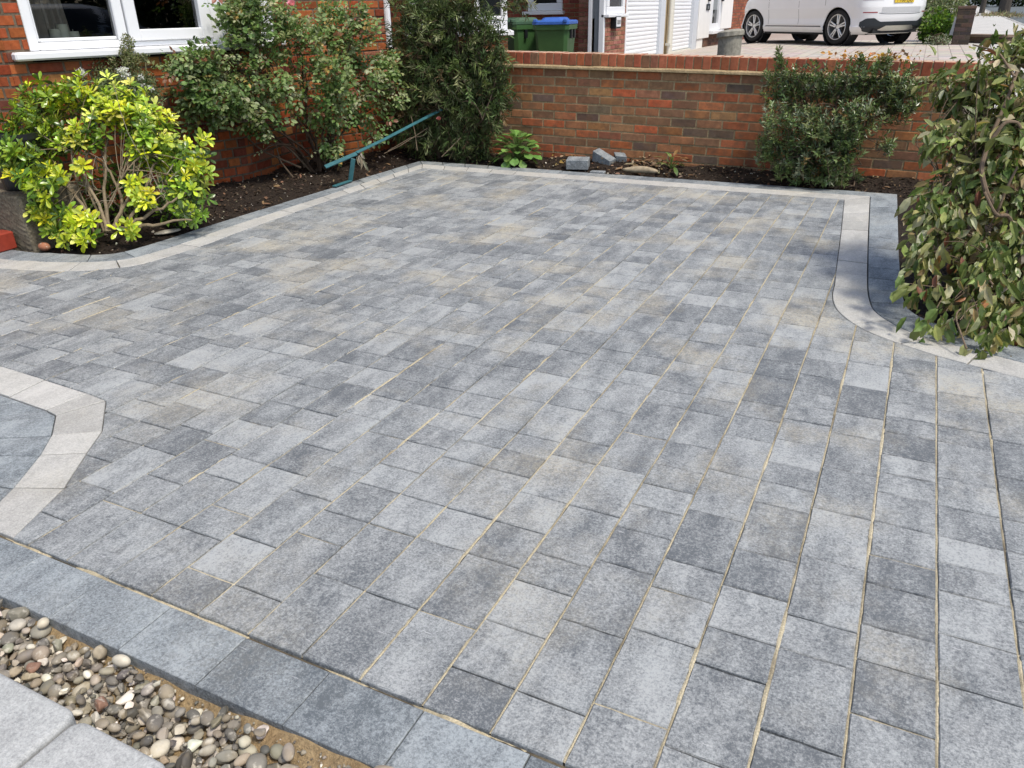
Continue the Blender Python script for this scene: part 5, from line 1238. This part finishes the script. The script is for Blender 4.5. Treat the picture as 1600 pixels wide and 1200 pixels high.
# --- wilting bush on the right edge
base = np.array([.72, 4.35, .02])
WB = [(1545, 110, 46, 40, 3.75, .18), (1500, 165, 60, 40, 3.7, .2), (1575, 175, 60, 60, 3.65, .22), (1475, 215, 48, 40, 3.65, .18), (1540, 235, 60, 50, 3.55, .2), (1470, 280, 52, 44, 3.55, .16), (1530, 310, 60, 50, 3.5, .2), (1600, 290, 60, 70, 3.5, .22), (1465, 345, 42, 34, 3.45, .14), (1520, 390, 64, 44, 3.4, .18), (1600, 400, 60, 60, 3.4, .2), (1480, 440, 52, 36, 3.35, .14), (1550, 470, 60, 40, 3.3, .16), (1505, 500, 50, 26, 3.25, .12), (1600, 490, 40, 30, 3.3, .14), (1530, 535, 30, 16, 3.15, .06), (1575, 520, 30, 18, 3.2, .1), (1430, 330, 22, 30, 3.45, .06), (1435, 375, 18, 18, 3.4, .06), (1445, 135, 26, 24, 3.75, .1), (1580, 70, 28, 24, 3.8, .12), (1680, 220, 70, 140, 3.6, .3), (1690, 420, 70, 100, 3.4, .25), (1440, 215, 20, 40, 3.6, .1)]
t = plant('wilting_shrub', 'wilting shrub of curled yellow green leaves and twisted brown stems overhanging the edging', 'shrub', base)
mb = MB(); WB = [(b[0] + 26, b[1] - 8 * (b[1] > 420), *b[2:]) for b in WB if b[0] < 1660]
WB += [(1545, 120, 40, 36, 3.62, .14, 1.6), (1590, 180, 50, 50, 3.55, .16, 1.6), (1560, 240, 50, 40, 3.5, .14, 1.2), (1440, 450, 22, 20, 3.3, .05, 1.2), (1455, 498, 26, 16, 3.25, .05, 1.4), (1490, 135, 40, 30, 3.7, .12, 1.3), (1535, 548, 12, 8, 3.1, .03, 1.6), (1580, 75, 36, 24, 3.7, .12, 1.4), (1436, 335, 18, 34, 3.5, .05, 1.5), (1442, 395, 20, 30, 3.4, .05, 1.5), (1660, 260, 50, 120, 3.6, .25), (1660, 440, 50, 80, 3.4, .2), (1740, 430, 60, 60, 3.6, .25, .7), (1820, 470, 50, 50, 3.7, .25, .5)]
n = 4900; Pc, ix = blob_pts(WB, 640); P = Pc[rng.integers(640, size=n)] + rng.normal(size=(n, 3)) * .032; cen = pt(1590, 300, 3.8)
WP = [(2.6, (.13, .185, .05)), (2.1, (.23, .27, .08)), (1.1, (.36, .35, .14)), (1, (.12, .16, .04)), (.6, (.29, .23, .10)), (.9, (.46, .44, .27)), (.18, (.20, .085, .05)), (.12, (.34, .17, .06))]
d = unit(P - cen) * .6 + rdir(n) * .75 + [0, 0, -.75]
nr = unit(P - cen) + rdir(n) * .8 + [0, 0, .5] - FWD * .3
LL = .068 * (.35 + .9 * rng.random(n) ** 1.3); wilt = rng.random(n)
leaves(mb, P, d, nr, LL, LL * (.52 - .2 * wilt), pick(WP, n, .18), .15 + .75 * wilt, .1 + .55 * rng.random(n) * np.sign(rng.random(n) - .15))
P2 = blob_pts(WB, 900)[0] * .88 + cen * .12
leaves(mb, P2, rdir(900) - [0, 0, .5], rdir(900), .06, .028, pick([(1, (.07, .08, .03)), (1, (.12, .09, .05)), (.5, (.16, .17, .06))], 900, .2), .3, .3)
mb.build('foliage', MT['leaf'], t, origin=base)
mb = MB()
for P_, r_ in (([(1600, 480, 3.7), (1560, 340, 3.42), (1540, 300, 3.38), (1532, 262, 3.4), (1548, 215, 3.45), (1572, 160, 3.5), (1590, 110, 3.6)], .013), ([(1600, 470, 3.7), (1580, 335, 3.40), (1556, 338, 3.36), (1538, 300, 3.36)], .011), ([(1548, 220, 3.42), (1570, 190, 3.38), (1592, 190, 3.38), (1604, 230, 3.4)], .009), ([(1600, 460, 3.7), (1545, 370, 3.4), (1530, 420, 3.3), (1552, 445, 3.25)], .007), ([(1555, 340, 3.4), (1570, 300, 3.35), (1590, 260, 3.3)], .008), ([(1510, 545, 3.1), (1490, 490, 3.2), (1520, 470, 3.25), (1590, 480, 3.4)], .004), ([(1585, 120, 3.5), (1560, 80, 3.6), (1520, 70, 3.7)], .006), ([(1545, 470, 3.22), (1515, 480, 3.18), (1500, 500, 3.15)], .003), ([(1560, 455, 3.25), (1520, 490, 3.2), (1508, 520, 3.12)], .003), ([(1600, 440, 3.4), (1650, 420, 3.4)], .01)):
    Q = np.array([pt(*p) for p in P_]); tt = np.linspace(0, 1, len(Q)); t2 = np.linspace(0, 1, 5 * len(Q)); Q = np.stack([np.interp(t2, tt, Q[:, i]) for i in range(3)], 1)
    for _ in range(3): Q[1:-1] = (Q[:-2] + 2 * Q[1:-1] + Q[2:]) / 4
    tube(mb, Q, np.linspace(r_, r_ * .55, len(Q)), np.array((.17, .125, .085)) * (.8 + .4 * rng.random()), 0, 8)
grow(mb, [base, base + [.1, -.1, 0], base + [-.1, .05, 0]], P[rng.choice(n, 300, replace=False)], .011, .0016, (.15, .11, .075), .09, .35, mains=20)
mb.build('stems', MT['bark'], t, origin=base)

# --- small plants in the back bed
def leafy(name, label, px, py, n, L, W, pal, spread, hgt):
    b = gp(px, py, .0); b[2] = float(soilz(np.array(b[0]), np.array(b[1]))); t = plant(name, label, 'plant', b)
    mb = MB(); stm = MB()
    for i in range(n):
        a_ = i * 2.4 + rng.random() * .5; q = (i + .5) / n; r_ = spread * q ** .6; h = hgt * (1.02 - q ** 1.5 * .75) * (.85 + .3 * rng.random())
        c = b + np.array([math.cos(a_) * r_ * .55, math.sin(a_) * r_ * .55, h]); d = np.array([math.cos(a_), math.sin(a_), 1.0 - 1.3 * q + .35 * rng.normal()])
        l = L * (.7 + .5 * rng.random()); leaves(mb, c[None], d[None], np.array([[0, 0, 1.]]) + rdir(1) * .2, l, W * (l / L), pick(pal, 1, .15), .18, .3, OBOV if n > 30 else LANCE)
        tube(stm, bez(b, b + [0, 0, h * .6], c, 5), .0035, (.10, .15, .04), 0, 4, False)
    mb.build('leaves', MT['gloss'], t, origin=b); stm.build('stems', MT['bark'], t, origin=b)
leafy('broad_leaf_plant', 'small fresh green broad leaved plant at the foot of the wall', 808, 256, 70, .11, .08, [(2, (.13, .25, .055)), (1, (.18, .31, .08)), (1, (.08, .17, .04))], .27, .23)
leafy('straggly_plant', 'straggly green plant with a brown leaf beside the dry leaves at the wall foot', 1048, 268, 12, .10, .035, [(2, (.12, .19, .05)), (1, (.24, .28, .10)), (.6, (.28, .16, .06))], .16, .12)

# --- loose blocks, bark, litter in the beds
def block(px, py, size, rot, label, col, wedge=0.):
    q = gp(px, py, 0); q[2] = float(soilz(np.array(q[0]), np.array(q[1])))
    mb = MB(); box(mb, (0, 0, size[2] / 2), size, col, 0, None, .004)
    if wedge: V = mb.V[0]; V[:, 2] *= 1 - wedge * np.clip((V[:, 0] / size[0] + .5), 0, 1)
    ob = mb.build('loose_block', MT['edge']); ob.location = q + [0, 0, .004]; ob.rotation_euler = rot; tag(ob, label, 'paving block', 'loose blocks by the wall')
block(903, 262, (.20, .15, .085), (.06, .0, .25), 'largest loose grey block lying flat at the foot of the wall', (.5,) * 3)
block(943, 258, (.19, .11, .10), (.10, .14, -.18), 'broken wedge shaped grey block leaning by the largest loose one', (.45,) * 3, .55)
block(970, 256, (.10, .08, .085), (.3, -.2, .5), 'smallest broken grey block right of the wedge shaped one', (.42,) * 3, .4)
block(934, 267, (.13, .07, .025), (0, 0, .1), 'thin grey block offcut flat on the soil in front of the wedge', (.5,) * 3)
def litter(mb, n, fn, L, W, pal, z=.012, mats=0):
    k = 0; P = []
    while k < n:
        x, y = fn()
        if bedd(np.array(x), np.array(y)) < .0: continue
        P.append((x, y, float(soilz(np.array(x), np.array(y))) + rng.random() * z)); k += 1
    P = np.array(P); leaves(mb, P, rdir(n) * [1, 1, .35], rdir(n) * [.6, .6, .3] + [0, 0, 1], L * (.4 + rng.random(n)), W * (.4 + rng.random(n)), pick(pal, n, .25), .2, .2)
mb = MB(); MP = [(3, (.028, .019, .014)), (2, (.048, .033, .023)), (1, (.09, .063, .042)), (.2, (.22, .18, .13))]
litter(mb, 5200, lambda: (rng.uniform(-5.4, -4.24), rng.uniform(2.98, 7.0)), .028, .012, MP)
litter(mb, 3000, lambda: (rng.uniform(-4.6, .4), rng.uniform(6.55, 7.02)), .03, .013, MP + [(.5, (.20, .13, .07))])
litter(mb, 4500, lambda: (rng.uniform(.12, .9), rng.uniform(3.4, 7.0)), .03, .013, MP)
litter(mb, 260, lambda: (rng.uniform(-5.3, -4.26), rng.uniform(3.0, 7.0)), .05, .024, [(2, (.16, .10, .055)), (1, (.26, .19, .11)), (1, (.10, .06, .035))], .02)
litter(mb, 200, lambda: (rng.uniform(-4.2, .2), rng.uniform(6.55, 7.0)), .05, .024, [(2, (.16, .10, .055)), (1, (.26, .19, .11))], .02)
stuff(mb.build('bark_mulch', MT['chip']), 'dark bark chips and leaf litter covering the soil of the beds', 'mulch')
mb = MB()
for _ in range(150):
    x, y = (rng.uniform(-5.2, -4.26), rng.uniform(3.0, 6.6)) if rng.random() < .75 else (rng.uniform(-4, -1), rng.uniform(6.55, 6.9))
    z = float(soilz(np.array(x), np.array(y))); pebble(mb, (x, y, z + .004), .006 + .008 * rng.random() ** 2, True, pick([(1, (.5, .46, .38)), (1, (.3, .27, .22))], 1)[0])
stuff(mb.build('small_stones', MT['stone']), 'small pale stones scattered on the dark soil', 'stones')
mb = MB()
litter(mb, 120, lambda: (gp(rng.normal(1010, 26), rng.normal(263, 5))[:2]), .07, .03, [(2, (.28, .19, .11)), (1, (.36, .28, .18)), (1, (.20, .12, .07))], .05)
stuff(mb.build('dry_leaves', MT['dull']), 'curled dry brown leaves heaped against the wall beside the loose blocks', 'leaves')
mb = MB(); litter(mb, 70, lambda: (gp(rng.normal(885, 12), rng.normal(247, 4))[:2]), .05, .02, [(2, (.34, .26, .06)), (1, (.28, .18, .06))], .04); stuff(mb.build('yellow_leaves', MT['dull']), 'small clump of yellow brown leaves at the foot of the wall behind the blocks', 'leaves')
q = gp(1000, 272, 0); mb = MB(); V = IV * [.16, .035, .03]; V = V * (1 + .12 * np.sin(V @ rng.normal(size=(3, 1)) * 30)); mb.add(V, IF, (.34, .28, .19)); ob = mb.build('bark_piece', MT['wood'], smooth=True); ob.location = (q[0], q[1], .035); ob.rotation_euler = (0, 0, .05); tag(ob, 'pale weathered piece of bark lying beside the paving edge', 'bark')
q = gp(262, 362, 0); mb = MB(); V = IV * [.09, .04, .012]; mb.add(V, IF, (.42, .39, .32)); ob = mb.build('flat_stone', MT['stone'], smooth=False); ob.location = (q[0], q[1], .0); ob.rotation_euler = (0, 0, 1.2); tag(ob, 'flat pale stone on the soil beside the edging near the yellow shrub', 'stone')
q = gp(70, 388, 0); mb = MB(); V = IV * [.045, .03, .028]; mb.add(V, IF, (.36, .15, .08)); ob = mb.build('brick_fragment', MT['stone'], smooth=False); ob.location = (q[0], q[1], .01); tag(ob, 'small rounded red brick fragment beside the concrete block', 'brick fragment')
for px, lb, pal, n in ((1328, 'orange fallen leaves on the wall coping above the evergreen shrub', [(2, (.50, .26, .06)), (1, (.42, .18, .05))], 46), (1392, 'yellow orange dried leaves heaped on the coping near the right end of the wall', [(2, (.52, .33, .05)), (1, (.40, .22, .08)), (1, (.25, .15, .09))], 90)):
    q = onY(px, 96, 7.15); mb = MB(); P = np.c_[q[0] + rng.normal(size=n) * .09, q[1] + rng.normal(size=n) * .03, .905 - .018 * (q[0] + 2.25) + .03 + .05 * rng.random(n)]
    leaves(mb, P, rdir(n) * [1, 1, .5], rdir(n) + [0, 0, 1], .038, .022, pick(pal, n, .2), .3, .3); tag(mb.build('fallen_leaves', MT['leaf']), lb, 'leaves', 'leaf heaps on the coping')

# --- teal painted metal frame lying in the bed
b = gp(548, 285, 0); b = b + [0, 0, 0]
t = thing('bent_metal_frame', 'teal painted metal bar on a short leg sloping up into the dark shrub', 'metal frame', tuple(b))
def strip(nm, P, w, th, nrm):
    mb = MB(); P = [np.array(p) for p in P]
    for a_, c in zip(P[:-1], P[1:]):
        d_ = c - a_; L_ = np.linalg.norm(d_); d_ = d_ / L_; n_ = unit(nrm - d_ * (d_ @ nrm)); s_ = np.cross(d_, n_)
        box(mb, (a_ + c) / 2, (L_, w, th), (.1, .3, .3), 0, [d_, s_, n_], .002)
    return mb.build(nm, MT['teal'], t, origin=b)
kn = pt(557, 240, 6.55)
strip('long_bar', [kn + UPV * .008, pt(600, 218, 6.75), pt(690, 171, 7.3)], .031, .010, UPZ * .6 - FWD * .6)
strip('short_bar', [pt(508, 261, 6.45), kn], .039, .012, UPZ * .5 - FWD * .7)
strip('leg', [pt(552, 248, 6.52), np.array([b[0], b[1], .02])], .038, .012, -FWD + RIGHT * .1)
f2 = gp(522, 291, .015); strip('foot', [np.array([b[0], b[1], .016]), f2], .036, .012, UPZ)
mb = MB(); n = 9; P = np.repeat(pt(562, 244, 6.5)[None], n, 0) + rng.normal(size=(n, 3)) * .015
leaves(mb, P, rdir(n) * .5 + [0, 0, -1], rdir(n) - FWD, .09 * (.5 + rng.random(n)), .025, pick([(1, (.42, .38, .30)), (1, (.30, .25, .18))], n), .6, .4); tag(mb.build('withered_leaves', MT['dull']), 'withered pale leaves hanging over the teal metal bar', 'leaves')
